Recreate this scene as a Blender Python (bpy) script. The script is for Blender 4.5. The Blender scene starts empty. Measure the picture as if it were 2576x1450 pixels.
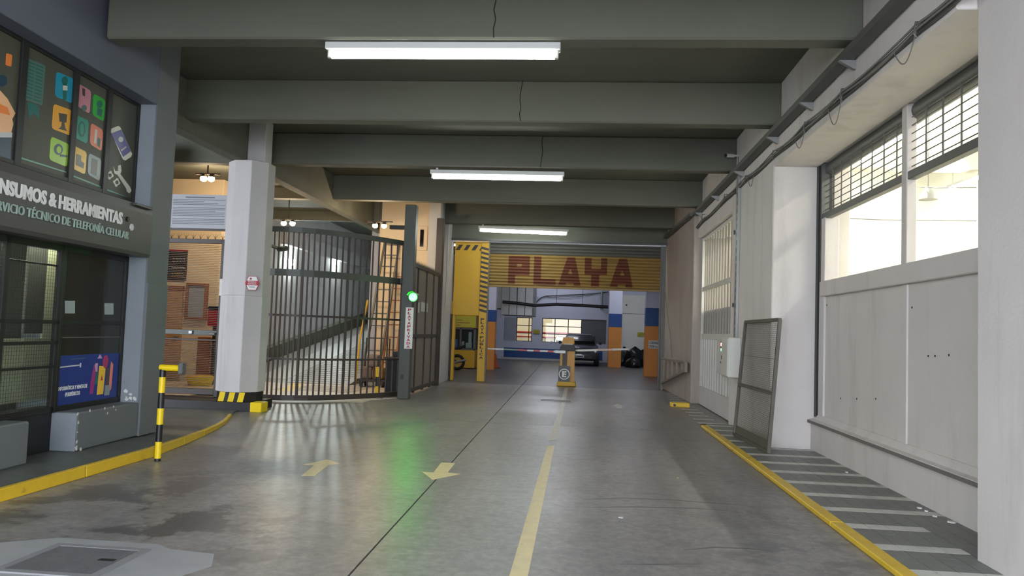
import bpy, bmesh, math, random
from mathutils import Vector, Matrix
random.seed(7)
S = bpy.context.scene
COL = S.collection

# ------------------------------------------------------------------ camera
FPX, YAW, PITCH, ROLL = 1935.0, 0.0897991174, 0.0564935737, 0.0356056369
CAMPOS = Vector((0, 0, 1.5))
fw = Vector((-math.sin(YAW)*math.cos(PITCH), math.cos(YAW)*math.cos(PITCH), math.sin(PITCH)))
rt = Vector((math.cos(YAW), math.sin(YAW), 0))
up = rt.cross(fw)
r2 = math.cos(ROLL)*rt + math.sin(ROLL)*up
u2 = -math.sin(ROLL)*rt + math.cos(ROLL)*up
cam_d = bpy.data.cameras.new('camera'); cam = bpy.data.objects.new('camera', cam_d); COL.objects.link(cam)
cam.matrix_world = Matrix(((r2.x, u2.x, -fw.x, 0), (r2.y, u2.y, -fw.y, 0), (r2.z, u2.z, -fw.z, 1.5), (0, 0, 0, 1)))
cam_d.sensor_fit = 'HORIZONTAL'; cam_d.sensor_width = 36.0
cam_d.lens = FPX/2576*36.0
cam_d.clip_start = 0.05; cam_d.clip_end = 300
S.camera = cam

# ------------------------------------------------------------------ world, exposure
w = bpy.data.worlds.new('world'); S.world = w; w.use_nodes = True
bg = w.node_tree.nodes['Background']
bg.inputs[0].default_value = (0.85, 0.89, 1.0, 1); bg.inputs[1].default_value = 4.4
S.view_settings.view_transform = 'Standard'; S.view_settings.look = 'None'
S.view_settings.gamma = 1.0; S.view_settings.use_curve_mapping = False
S.view_settings.exposure = 1.35
S.cycles.max_bounces = 7; S.cycles.diffuse_bounces = 4; S.cycles.transparent_max_bounces = 16
S.cycles.sample_clamp_indirect = 6.0

TUBE_E = 19.0        # fluorescent tubes over the drive
ANNEX_E = 90.0       # tubes of the bright hall on the right
WARM_E = 165.0       # floodlight bulbs of the private entrance
RAMP_E = 120.0        # white floodlights along the ramp wall
GARAGE_E = 24.0      # added unseen tubes lighting the garage behind the shutter
YARD_E = 65.0        # added unseen tubes lighting the yard behind the garage windows
SHOP_E = 30.0
GREEN_E = 42.0

# ------------------------------------------------------------------ pixel -> world helpers (2576x1450)
def ray(px, py):
    return fw + (px-1288)/FPX*r2 - (py-725)/FPX*u2
def fl(px, py, z=0.0):
    d = ray(px, py); return CAMPOS + d*((z-1.5)/d.z)
def onX(px, py, X):
    d = ray(px, py); return CAMPOS + d*(X/d.x)
def onY(px, py, Y):
    d = ray(px, py); return CAMPOS + d*(Y/d.y)

# ------------------------------------------------------------------ materials
def lin(c):
    c = c/255.0
    return c/12.92 if c <= 0.04045 else ((c+0.055)/1.055)**2.4
def L3(rgb): return tuple(lin(v) for v in rgb)
MATS = {}
def mat(name, rgb, rough=0.6, metal=0.0, var=0.10, scale=2.0, bump=0.0, bscale=50.0, spec=0.5,
        stain=None, stain_amt=0.0, stain_scale=(1.2, 1.2, 0.25), stain_lo=0.52, rvar=0.0, coat=0.0):
    m = bpy.data.materials.new(name); m.use_nodes = True
    nt = m.node_tree; N = nt.nodes; Lk = nt.links
    b = N['Principled BSDF']
    b.inputs['Roughness'].default_value = rough; b.inputs['Metallic'].default_value = metal
    b.inputs['Specular IOR Level'].default_value = spec
    b.inputs['Coat Weight'].default_value = coat
    g = N.new('ShaderNodeNewGeometry')
    n1 = N.new('ShaderNodeTexNoise'); n1.inputs['Scale'].default_value = scale; n1.inputs['Detail'].default_value = 7
    n1.inputs['Roughness'].default_value = 0.62
    Lk.new(g.outputs['Position'], n1.inputs['Vector'])
    c = L3(rgb)
    mx = N.new('ShaderNodeMix'); mx.data_type = 'RGBA'
    mx.inputs[6].default_value = (*[v*(1-var*1.6) for v in c], 1); mx.inputs[7].default_value = (*[min(1, v*(1+var*1.6)) for v in c], 1)
    Lk.new(n1.outputs['Fac'], mx.inputs[0])
    col = mx.outputs[2]
    if stain:
        mp = N.new('ShaderNodeMapping'); mp.inputs['Scale'].default_value = stain_scale
        Lk.new(g.outputs['Position'], mp.inputs['Vector'])
        n2 = N.new('ShaderNodeTexNoise'); n2.inputs['Scale'].default_value = 1.0; n2.inputs['Detail'].default_value = 8
        n2.inputs['Roughness'].default_value = 0.65
        Lk.new(mp.outputs[0], n2.inputs['Vector'])
        rp = N.new('ShaderNodeMapRange'); rp.inputs[1].default_value = stain_lo; rp.inputs[2].default_value = stain_lo+0.14
        rp.inputs[3].default_value = 0; rp.inputs[4].default_value = stain_amt
        Lk.new(n2.outputs['Fac'], rp.inputs[0])
        m2 = N.new('ShaderNodeMix'); m2.data_type = 'RGBA'
        Lk.new(rp.outputs[0], m2.inputs[0]); Lk.new(col, m2.inputs[6]); m2.inputs[7].default_value = (*L3(stain), 1)
        col = m2.outputs[2]
    Lk.new(col, b.inputs['Base Color'])
    if rvar:
        r = N.new('ShaderNodeMapRange'); r.inputs[3].default_value = max(0.02, rough-rvar); r.inputs[4].default_value = rough+rvar
        r.inputs[1].default_value = 0.3; r.inputs[2].default_value = 0.7
        Lk.new(n1.outputs['Fac'], r.inputs[0]); Lk.new(r.outputs[0], b.inputs['Roughness'])
    if bump:
        nb = N.new('ShaderNodeTexNoise'); nb.inputs['Scale'].default_value = bscale; nb.inputs['Detail'].default_value = 4
        Lk.new(g.outputs['Position'], nb.inputs['Vector'])
        bp = N.new('ShaderNodeBump'); bp.inputs['Strength'].default_value = bump; bp.inputs['Distance'].default_value = 0.01
        Lk.new(nb.outputs['Fac'], bp.inputs['Height']); Lk.new(bp.outputs[0], b.inputs['Normal'])
    MATS[name] = m
    return m
def emis(name, rgb, strength):
    m = bpy.data.materials.new(name); m.use_nodes = True
    nt = m.node_tree; b = nt.nodes['Principled BSDF']
    b.inputs['Base Color'].default_value = (0.8, 0.8, 0.8, 1)
    b.inputs['Emission Color'].default_value = (*rgb, 1); b.inputs['Emission Strength'].default_value = strength
    return m
def glass(name, tint=(0.8, 0.85, 0.85), refl=0.12, opac=0.0, dark=(20, 22, 22)):
    m = bpy.data.materials.new(name); m.use_nodes = True
    nt = m.node_tree; N = nt.nodes; Lk = nt.links
    N.remove(N['Principled BSDF'])
    out = N['Material Output']
    tr = N.new('ShaderNodeBsdfTransparent'); tr.inputs[0].default_value = (*tint, 1)
    gl = N.new('ShaderNodeBsdfGlossy'); gl.inputs['Roughness'].default_value = 0.03
    df = N.new('ShaderNodeBsdfDiffuse'); df.inputs[0].default_value = (*L3(dark), 1)
    m0 = N.new('ShaderNodeMixShader'); m0.inputs[0].default_value = opac
    Lk.new(tr.outputs[0], m0.inputs[1]); Lk.new(df.outputs[0], m0.inputs[2])
    lf = N.new('ShaderNodeLayerWeight'); lf.inputs[0].default_value = 0.5
    pw_ = N.new('ShaderNodeMath'); pw_.operation = 'POWER'; pw_.inputs[1].default_value = 4.0; Lk.new(lf.outputs['Facing'], pw_.inputs[0])
    lw = N.new('ShaderNodeMapRange'); lw.inputs[3].default_value = 0.03; lw.inputs[4].default_value = 0.6; Lk.new(pw_.outputs[0], lw.inputs[0])
    m1 = N.new('ShaderNodeMixShader'); Lk.new(lw.outputs[0], m1.inputs[0]); Lk.new(m0.outputs[0], m1.inputs[1]); Lk.new(gl.outputs[0], m1.inputs[2])
    Lk.new(m1.outputs[0], out.inputs[0])
    return m

def floor_material():
    m = bpy.data.materials.new('polished_concrete'); m.use_nodes = True
    nt = m.node_tree; N = nt.nodes; Lk = nt.links; b = N['Principled BSDF']
    g = N.new('ShaderNodeNewGeometry')
    def noise(sc, det, rough, mapsc=None, off=(0, 0, 0)):
        v = g.outputs['Position']
        if mapsc:
            mp = N.new('ShaderNodeMapping'); mp.inputs['Scale'].default_value = mapsc; mp.inputs['Location'].default_value = off
            Lk.new(v, mp.inputs['Vector']); v = mp.outputs[0]
        n = N.new('ShaderNodeTexNoise'); n.inputs['Scale'].default_value = sc; n.inputs['Detail'].default_value = det
        n.inputs['Roughness'].default_value = rough; Lk.new(v, n.inputs['Vector']); return n.outputs['Fac']
    def ramp(x, a, c, lo=0.0, hi=1.0):
        r = N.new('ShaderNodeMapRange'); r.inputs[1].default_value = a; r.inputs[2].default_value = c
        r.inputs[3].default_value = lo; r.inputs[4].default_value = hi; Lk.new(x, r.inputs[0]); return r.outputs[0]
    def mix(f, a, c):
        x = N.new('ShaderNodeMix'); x.data_type = 'RGBA'; Lk.new(f, x.inputs[0])
        for i, s in ((6, a), (7, c)):
            if isinstance(s, tuple): x.inputs[i].default_value = (*L3(s), 1)
            else: Lk.new(s, x.inputs[i])
        return x.outputs[2]
    def mul(a, c):
        x = N.new('ShaderNodeMath'); x.operation = 'MULTIPLY'; Lk.new(a, x.inputs[0]); Lk.new(c, x.inputs[1]); return x.outputs[0]
    base = mix(noise(0.55, 5, 0.6), (132, 128, 125), (156, 153, 150))
    fine = noise(14, 6, 0.7)
    base = mix(ramp(fine, 0.35, 0.65, 0, 0.6), base, (88, 86, 86))
    base = mix(ramp(noise(3.2, 9, 0.72, (1, 1.3, 1), (2, 7, 0)), 0.50, 0.60, 0, 0.40), base, (90, 88, 88))
    # darker worn blotches, strongest near the left foreground
    blot = ramp(noise(1.5, 10, 0.70), 0.505, 0.545)
    sx = N.new('ShaderNodeSeparateXYZ'); Lk.new(g.outputs['Position'], sx.inputs[0])
    area = mul(ramp(sx.outputs[0], -1.6, -2.8), ramp(sx.outputs[1], 8.2, 5.8))
    base = mix(mul(ramp(blot, 0, 1, 0, 0.8), area), base, (62, 60, 64))
    area2 = mul(ramp(sx.outputs[0], 0.6, 1.4), ramp(sx.outputs[1], 8.5, 6.0))
    blot2 = ramp(noise(2.3, 9, 0.7, (1, 1, 1), (3.3, 1.7, 0)), 0.53, 0.57)
    base = mix(mul(ramp(blot2, 0, 1, 0, 0.6), area2), base, (82, 80, 84))
    # long tyre rubbing along the lanes
    tyre = ramp(noise(1.0, 6, 0.6, (2.6, 0.18, 1)), 0.46, 0.66, 0, 0.35)
    base = mix(tyre, base, (92, 90, 90))
    # pale flecks
    fl_ = ramp(noise(5.0, 8, 0.75, (1.0, 2.5, 1), (5, 2, 0)), 0.68, 0.71, 0, 0.6)
    base = mix(fl_, base, (165, 166, 168))
    Lk.new(base, b.inputs['Base Color'])
    rr = ramp(noise(0.8, 2, 0.5, (1, 0.6, 1), (9, 0, 0)), 0.25, 0.8, 0.32, 0.42)
    Lk.new(rr, b.inputs['Roughness'])
    b.inputs['Specular IOR Level'].default_value = 0.5
    bp = N.new('ShaderNodeBump'); bp.inputs['Strength'].default_value = 0.09; bp.inputs['Distance'].default_value = 0.01
    Lk.new(noise(9, 7, 0.7), bp.inputs['Height']); Lk.new(bp.outputs[0], b.inputs['Normal'])
    return m
M_FLOOR = floor_material()
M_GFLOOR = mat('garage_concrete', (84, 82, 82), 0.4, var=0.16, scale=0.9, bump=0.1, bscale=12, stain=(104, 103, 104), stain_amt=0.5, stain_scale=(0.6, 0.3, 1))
M_JOINT = mat('joint_dark', (45, 44, 43), 0.9)
M_PAINTY = mat('lane_paint_yellow', (214, 198, 146), 0.45, var=0.12, scale=9, stain=(140, 138, 130), stain_amt=0.7, stain_scale=(9, 5, 5), stain_lo=0.60)
M_PAINTW = mat('lane_paint_pale', (188, 184, 172), 0.45, var=0.12, scale=9, stain=(140, 138, 130), stain_amt=0.8, stain_scale=(9, 5, 5), stain_lo=0.55)
M_KERBY = mat('kerb_yellow', (214, 178, 40), 0.45, var=0.10, scale=6, bump=0.25, bscale=18, stain=(92, 66, 40), stain_amt=0.85, stain_scale=(5, 5, 9), stain_lo=0.63)
M_WALK = mat('dark_cement', (88, 92, 90), 0.44, var=0.34, scale=2.6, bump=0.10, bscale=12, rvar=0.12)
M_TILE = mat('grey_tile', (110, 112, 108), 0.45, var=0.16, scale=4, bump=0.1, bscale=30)
M_TILEW = mat('white_painted_tile', (196, 196, 188), 0.5, var=0.10, scale=8, stain=(120, 122, 118), stain_amt=0.85, stain_scale=(6, 6, 6), stain_lo=0.58)
M_CEIL = mat('ceiling_paint', (97, 98, 86), 0.75, var=0.09, scale=0.8, bump=0.12, bscale=8, stain=(86, 87, 75), stain_amt=0.5, stain_scale=(0.3, 3, 3))
M_WALLW = mat('white_plaster', (206, 201, 196), 0.75, var=0.06, scale=1.6, bump=0.18, bscale=35, stain=(180, 174, 168), stain_amt=0.5, stain_scale=(2.6, 2.6, 0.35), stain_lo=0.53)
M_WALLF = mat('dirty_plaster', (164, 154, 146), 0.8, var=0.07, scale=1.6, bump=0.2, bscale=30, stain=(140, 130, 122), stain_amt=0.5, stain_scale=(2.6, 2.6, 0.35))
M_WALLG = mat('grey_white_plaster', (190, 188, 186), 0.75, var=0.06, scale=1.6, bump=0.15, bscale=35, stain=(158, 156, 152), stain_amt=0.45, stain_scale=(2.6, 2.6, 0.35), stain_lo=0.53)
M_ANNEX = mat('annex_white', (225, 224, 214), 0.8, var=0.03)
M_FACLIT = mat('blue_grey_plaster_lit', (124, 132, 137), 0.6, var=0.07, scale=3, bump=0.2, bscale=45)  # lighter copy for facade faces that catch the street light
M_FACD = mat('dark_grey_plaster', (100, 105, 107), 0.55, var=0.07, scale=3, bump=0.15, bscale=45)
M_BAND = mat('sign_band_grey', (70, 69, 67), 0.38, var=0.06, scale=2)
M_CHIP = mat('chipped_paint_white', (205, 205, 200), 0.8)
M_BLACK = mat('black_metal', (22, 23, 22), 0.4, var=0.05)
M_DGREEN = mat('dark_green_steel', (62, 68, 62), 0.45, var=0.08)
M_BARS = mat('gate_brown_steel', (52, 44, 39), 0.5, var=0.08)
M_PANEL = mat('window_vinyl_olive', (74, 75, 62), 0.42, var=0.05)
M_CREAM = mat('cream_plaster', (226, 205, 172), 0.75, var=0.04, bump=0.1, bscale=30)
M_YEL = mat('yellow_wall_paint', (205, 160, 30), 0.5, var=0.07, scale=2)
M_YELP = mat('yellow_gloss', (226, 196, 20), 0.35, var=0.05, scale=6)
M_ORANGE = mat('orange_column_paint', (204, 130, 40), 0.5, var=0.06)
M_BLUE = mat('blue_column_paint', (16, 66, 130), 0.5, var=0.06)
M_LAV = mat('garage_wall_pale', (196, 198, 214), 0.75, var=0.04)
M_STEEL = mat('galvanised_steel', (150, 152, 150), 0.42, metal=0.6, var=0.10, scale=5)
M_DSTEEL = mat('dull_grey_steel', (96, 97, 94), 0.5, metal=0.3, var=0.1)
M_SHUTTER = mat('shutter_yellow', (140, 113, 60), 0.5, var=0.10, scale=3, stain=(98, 76, 36), stain_amt=0.6, stain_scale=(0.7, 3, 9))
M_SHUTG = mat('shutter_grey', (86, 86, 80), 0.5, var=0.08)
M_RED = mat('shutter_lettering_red', (96, 50, 32), 0.55, var=0.10, scale=4)
M_CABLE = mat('black_cable', (46, 46, 45), 0.55)
M_GCABLE = mat('grey_cable', (112, 111, 107), 0.6)
M_WHITEM = mat('white_enamel', (205, 207, 203), 0.4, var=0.02)
M_OFFW = mat('offwhite_metal', (196, 196, 188), 0.45, var=0.05)
M_PAPER = mat('white_sign_board', (158, 162, 167), 0.5, var=0.02)
M_INK = mat('grey_ink', (96, 100, 106), 0.7)
M_WOOD = mat('brown_wood', (150, 92, 48), 0.5, var=0.12, scale=5)
M_RUBBER = mat('black_rubber', (24, 24, 25), 0.7)
M_BAG = mat('black_plastic_bag', (22, 24, 26), 0.28, var=0.1, bump=0.9, bscale=9)
M_CAR = mat('car_dark_grey_paint', (72, 74, 80), 0.3, metal=0.3, var=0.03, coat=0.6)
M_CARDK = mat('car_black_plastic', (24, 24, 26), 0.5)
M_GLASSD = mat('dark_glass', (14, 16, 18), 0.06, var=0.0, spec=0.6)
M_SHOPGL = mat('tinted_shop_glass', (44, 46, 40), 0.10, var=0.25, scale=1.2)
M_SIGNG = mat('sign_yellow_green', (186, 178, 52), 0.5)
M_REDP = mat('red_paint', (178, 36, 32), 0.4, var=0.05)
M_SREDT = mat('sign_text_red', (150, 24, 32), 0.5, var=0.02)
M_BLK = mat('sign_text_black', (20, 20, 20), 0.5, var=0.02)
M_RAMP = mat('ramp_concrete', (138, 133, 128), 0.42, var=0.10, scale=1.5, bump=0.1, bscale=10)
M_GLASS = glass('clear_glass')
M_TUBE = emis('tube_lit', (0.93, 1.0, 0.93), TUBE_E)
M_ANT = emis('annex_tube_lit', (1.0, 0.98, 0.88), ANNEX_E)
M_WARM = emis('flood_bulb_lit', (1.0, 0.77, 0.50), WARM_E)
M_RLED = emis('ramp_lamp_lit', (0.86, 1.0, 0.96), RAMP_E)
M_GTUBE = emis('garage_fill_lit', (0.84, 0.88, 1.0), GARAGE_E)
M_YTUBE = emis('yard_fill_lit', (1.0, 0.9, 0.76), YARD_E)
M_STUBE = emis('shop_fill_lit', (1.0, 0.98, 0.75), SHOP_E)
M_GREEN = emis('signal_lens_lit', (0.003, 1.0, 0.005), GREEN_E)
M_DIGR = emis('display_red_lit', (1.0, 0.08, 0.05), 8.0)
M_DIGG = emis('display_green_lit', (0.05, 1.0, 0.25), 3.0)

# ------------------------------------------------------------------ mesh helpers
WLOC = {}
class MB:
    def __init__(s, T=None): s.v = []; s.f = []; s.T = T
    def _p(s, p):
        p = Vector(p); s.v.append(s.T @ p if s.T else p); return len(s.v)-1
    def box(s, x0, y0, z0, x1, y1, z1):
        if x0 > x1: x0, x1 = x1, x0
        if y0 > y1: y0, y1 = y1, y0
        if z0 > z1: z0, z1 = z1, z0
        i = len(s.v)
        for z in (z0, z1):
            for x, y in ((x0, y0), (x1, y0), (x1, y1), (x0, y1)): s._p((x, y, z))
        for q in ((0, 3, 2, 1), (4, 5, 6, 7), (0, 1, 5, 4), (1, 2, 6, 5), (2, 3, 7, 6), (3, 0, 4, 7)):
            s.f.append([i+k for k in q])
        return s
    def hexa(s, pts):           # 8 points: bottom 4 (ccw from above), top 4
        i = len(s.v)
        for p in pts: s._p(p)
        for q in ((0, 3, 2, 1), (4, 5, 6, 7), (0, 1, 5, 4), (1, 2, 6, 5), (2, 3, 7, 6), (3, 0, 4, 7)):
            s.f.append([i+k for k in q])
        return s
    def prism(s, poly, o, a, b, n):   # poly 2D in plane (a,b) at o, extruded by vector n
        o = Vector(o); a = Vector(a); b = Vector(b); n = Vector(n)
        i = len(s.v); k = len(poly)
        for t in (0, 1):
            for x, y in poly: s._p(o+a*x+b*y+n*t)
        s.f.append([i+j for j in range(k)][::-1]); s.f.append([i+k+j for j in range(k)])
        for j in range(k): s.f.append([i+j, i+(j+1) % k, i+k+(j+1) % k, i+k+j])
        return s
    def bar(s, p, q, wx, wz=None):   # square bar between two points
        p = Vector(p); q = Vector(q); wz = wz or wx
        d = (q-p).normalized(); h = Vector((0, 0, 1)) if abs(d.z) < 0.9 else Vector((0, 1, 0))
        a = d.cross(h).normalized(); b = a.cross(d)
        i = len(s.v)
        for c in (p, q):
            for x, y in ((-1, -1), (1, -1), (1, 1), (-1, 1)): s._p(c+a*x*wx/2+b*y*wz/2)
        for t in ((0, 1, 2, 3), (7, 6, 5, 4), (0, 4, 5, 1), (1, 5, 6, 2), (2, 6, 7, 3), (3, 7, 4, 0)):
            s.f.append([i+k for k in t])
        return s
    def tube(s, pts, r, n=8, cap=True):
        pts = [Vector(p) for p in pts]; rings = []
        rs = r if isinstance(r, (list, tuple)) else [r]*len(pts)
        for k, p in enumerate(pts):
            d = (pts[min(k+1, len(pts)-1)]-pts[max(k-1, 0)]).normalized()
            h = Vector((0, 0, 1)) if abs(d.z) < 0.9 else Vector((0, 1, 0))
            a = d.cross(h).normalized(); b = a.cross(d)
            rings.append([s._p(p+(a*math.cos(2*math.pi*j/n)+b*math.sin(2*math.pi*j/n))*rs[k]) for j in range(n)])
        for k in range(len(rings)-1):
            for j in range(n): s.f.append([rings[k][j], rings[k][(j+1) % n], rings[k+1][(j+1) % n], rings[k+1][j]])
        if cap: s.f.append(rings[0][::-1]); s.f.append(rings[-1])
        return s
    def lathe(s, c, axis, prof, n=20):     # prof: (distance along axis, radius)
        c = Vector(c); d = Vector(axis).normalized()
        return s.tube([c+d*t for t, _ in prof], [max(r, 1e-4) for _, r in prof], n)
    def grid(s, rows):                     # rows of points -> quads
        ids = [[s._p(p) for p in r] for r in rows]
        for a, b in zip(ids, ids[1:]):
            for j in range(len(a)-1): s.f.append([a[j], a[j+1], b[j+1], b[j]])
        return s
    def build(s, name, m, parent=None, bevel=0.0, smooth=False, seg=1, base=True):
        lo = Vector([min(p[k] for p in s.v) for k in range(3)]); hi = Vector([max(p[k] for p in s.v) for k in range(3)])
        org = Vector(((lo.x+hi.x)/2, (lo.y+hi.y)/2, lo.z if base else (lo.z+hi.z)/2))
        me = bpy.data.meshes.new(name)
        me.from_pydata([p-org for p in s.v], [], s.f)
        bm = bmesh.new(); bm.from_mesh(me)
        if bevel:
            ed = [e for e in bm.edges if len(e.link_faces) == 2 and e.calc_face_angle(0) > 0.6]
            bmesh.ops.bevel(bm, geom=ed, offset=bevel, segments=seg, affect='EDGES', profile=0.6, clamp_overlap=True)
        bmesh.ops.recalc_face_normals(bm, faces=bm.faces)
        bm.to_mesh(me); bm.free()
        if smooth:
            for p in me.polygons: p.use_smooth = True
            try: me.set_sharp_from_angle(angle=0.7)
            except Exception: pass
        me.materials.append(m)
        o = bpy.data.objects.new(name, me); COL.objects.link(o)
        place(o, org, parent)
        return o
def place(o, org, parent):
    org = Vector(org); WLOC[o.name] = org
    if parent is not None:
        o.parent = parent; o.location = org-WLOC[parent.name]
    else: o.location = org
def tag(o, label=None, cat=None, group=None, kind=None):
    if label: o['label'] = label
    if cat: o['category'] = cat
    if group: o['group'] = group
    if kind: o['kind'] = kind
    return o
def thing(name, loc, label, cat, group=None, kind=None):
    o = bpy.data.objects.new(name, None); COL.objects.link(o); o.empty_display_size = 0.1
    place(o, loc, None); return tag(o, label, cat, group, kind)
def struct(name, loc, label, cat):
    return thing(name, loc, label, cat, None, 'structure')
def dup(o, shift, parent=None, name=None):       # copy of one part, same mesh, shifted in world space
    c = o.copy(); COL.objects.link(c)
    if name: c.name = name
    c.location = o.location+Vector(shift); WLOC[c.name] = WLOC[o.name]+Vector(shift)
    if parent is not None:
        c.parent = parent; c.location = WLOC[c.name]-WLOC[parent.name]
    return c
def dup_tree(root, shift, label=None):
    r = root.copy(); COL.objects.link(r); r.location = root.location+Vector(shift); WLOC[r.name] = WLOC[root.name]+Vector(shift)
    if label: r['label'] = label
    for ch in [o for o in bpy.data.objects if o.parent is root]:
        c = ch.copy(); COL.objects.link(c); c.parent = r; WLOC[c.name] = WLOC[ch.name]+Vector(shift)
        for g in [o for o in bpy.data.objects if o.parent is ch]:
            d = g.copy(); COL.objects.link(d); d.parent = c; WLOC[d.name] = WLOC[g.name]+Vector(shift)
    return r
def text_mb(body, o, right, upv, depth, bold=0.02, T=None, fit=True, vspace=1.0, align='LEFT'):
    """lettering whose bounding box is fitted to o + right x up, raised by depth along right x up"""
    cu = bpy.data.curves.new('txt', 'FONT'); cu.body = body; cu.offset = bold; cu.space_line = vspace; cu.align_x = align
    cu.resolution_u = 3
    ob = bpy.data.objects.new('txt', cu); COL.objects.link(ob)
    me = bpy.data.meshes.new_from_object(ob.evaluated_get(bpy.context.evaluated_depsgraph_get()))
    vs = [v.co.copy() for v in me.vertices]; fs = [list(p.vertices) for p in me.polygons]
    bpy.data.objects.remove(ob); bpy.data.curves.remove(cu); bpy.data.meshes.remove(me)
    x0 = min(v.x for v in vs); x1 = max(v.x for v in vs); y0 = min(v.y for v in vs); y1 = max(v.y for v in vs)
    o = Vector(o); right = Vector(right); upv = Vector(upv); n = right.cross(upv).normalized()*depth
    mb = MB(T); k = len(vs)
    for t in (1, 0):
        for v in vs: mb._p(o+right*((v.x-x0)/(x1-x0))+upv*((v.y-y0)/(y1-y0))+n*t)
    edges = {}
    for f in fs:
        for a, b in zip(f, f[1:]+f[:1]): edges[(a, b)] = 1
    for f in fs: mb.f.append(f); mb.f.append([k+i for i in f[::-1]])
    for a, b in list(edges):
        if (b, a) not in edges: mb.f.append([a, k+a, k+b, b])
    return mb
def split_letters(mb):
    # one MB per glyph: connected pieces whose extents along the first text axis overlap are one letter
    par = list(range(len(mb.v)))
    def find(i):
        while par[i] != i: par[i] = par[par[i]]; i = par[i]
        return i
    for f in mb.f:
        for a, b in zip(f, f[1:]): par[find(a)] = find(b)
    comp = {}
    for i in range(len(mb.v)): comp.setdefault(find(i), []).append(i)
    ax = max(range(3), key=lambda k: max(v[k] for v in mb.v)-min(v[k] for v in mb.v))
    ext = sorted((min(mb.v[i][ax] for i in c), max(mb.v[i][ax] for i in c), r) for r, c in comp.items())
    groups = []
    for lo, hi, r in ext:
        if groups and lo < groups[-1][1]-0.25*min(hi-lo, groups[-1][1]-groups[-1][0]): groups[-1][1] = max(hi, groups[-1][1]); groups[-1][2].append(r)
        else: groups.append([lo, hi, [r]])
    out = []
    for lo, hi, rs in groups:
        rs = set(rs); keep = [i for i in range(len(mb.v)) if find(i) in rs]; idx = {i: k for k, i in enumerate(keep)}
        m2 = MB(); m2.v = [mb.v[i] for i in keep]; m2.f = [[idx[i] for i in f] for f in mb.f if f[0] in idx]
        out.append(m2)
    return out
def letters(mb, m, parent, name='letter'):
    for q in split_letters(mb): q.build(name, m, parent)
def rrect(wd, ht, r, n=4):
    out = []
    for cx, cy, a0 in ((wd-r, r, -90), (wd-r, ht-r, 0), (r, ht-r, 90), (r, r, 180)):
        for k in range(n+1):
            a = math.radians(a0+90*k/n); out.append((cx+r*math.cos(a), cy+r*math.sin(a)))
    return out
def circ(cx, cy, r, n=20): return [(cx+r*math.cos(2*math.pi*k/n), cy+r*math.sin(2*math.pi*k/n)) for k in range(n)]

# =================================================================== THE SETTING
# ---- floor of large slabs with real joints
floor = MB().box(-14, -10, -0.3, 13, 48, -0.014).build('floor', M_JOINT)
tag(floor, 'worn grey polished concrete drive floor with painted lane marks', 'floor', kind='structure')
def crack(y): return -1.345-0.014*(y-5)
YS = [-10, 3.4, 12.6, 21.75, 30.9, 48]
for y0, y1 in zip(YS, YS[1:]):
    a, b = y0+0.006, y1-0.006
    for xa0, xa1, xb0, xb1 in ((-14, crack(a)-0.007, -14, crack(b)-0.007), (crack(a)+0.007, 13, crack(b)+0.007, 13)):
        MB().hexa([(xa0, a, -0.014), (xa1, a, -0.014), (xb1, b, -0.014), (xb0, b, -0.014),
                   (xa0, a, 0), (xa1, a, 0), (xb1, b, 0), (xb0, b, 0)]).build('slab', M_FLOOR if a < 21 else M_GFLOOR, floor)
def paint(name, pts, m, label, z=0.0025):
    mb = MB(); n = len(pts)
    i = [mb._p((p[0], p[1], z)) for p in pts]; j = [mb._p((p[0], p[1], 0.0005)) for p in pts]
    mb.f.append(i); mb.f.append(j[::-1])
    for k in range(n): mb.f.append([j[k], j[(k+1) % n], i[(k+1) % n], i[k]])
    o = mb.build(name, m, floor); o['label'] = label; return o
paint('painted_lane_line', [(-0.385, 2.5), (-0.265, 2.5), (-0.29, 10.36), (-0.385, 10.33)], M_PAINTY, 'long near yellow centre line')
paint('painted_lane_line', [(-0.39, 10.85), (-0.28, 10.9), (-0.26, 16.9), (-0.345, 16.9)], M_PAINTW, 'pale middle piece of the centre line')
paint('painted_lane_line', [(-0.37, 17.6), (-0.27, 17.6), (-0.27, 21.3), (-0.36, 21.3)], M_PAINTW, 'far pale piece of the centre line')
for nm, pts in (('yellow arrow pointing into the ramp', [(823, 1157), (855, 1167.5), (826, 1171), (793, 1198), (758, 1198), (791, 1171.5), (762, 1170)]),
                ('yellow arrow pointing to the street', [(1110, 1165), (1145, 1166), (1126, 1190), (1157, 1193.5), (1088, 1208.5), (1062, 1188), (1090, 1190)])):
    paint('painted_arrow', [fl(*p) for p in pts], M_PAINTY, nm)
paint('painted_arrow', [(0.86, 17.05), (0.98, 16.5), (0.92, 16.5), (0.92, 16.1), (0.80, 16.1), (0.80, 16.5), (0.73, 16.5)], M_PAINTW, 'faint white worn arrow')
# steel strip let into the floor in front of the barrier
mb = MB()
for a, b in (((-0.80, 17.1), (-0.18, 17.1)), ((-0.80, 17.35), (-0.18, 17.35)), ((-0.80, 17.1), (-0.80, 17.35)), ((-0.18, 17.1), (-0.18, 17.35))):
    mb.bar((*a, 0.004), (*b, 0.004), 0.03, 0.008)
mb.build('detector_loop_frame', M_DSTEEL, floor)['label'] = 'thin steel frame let into the floor'
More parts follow.
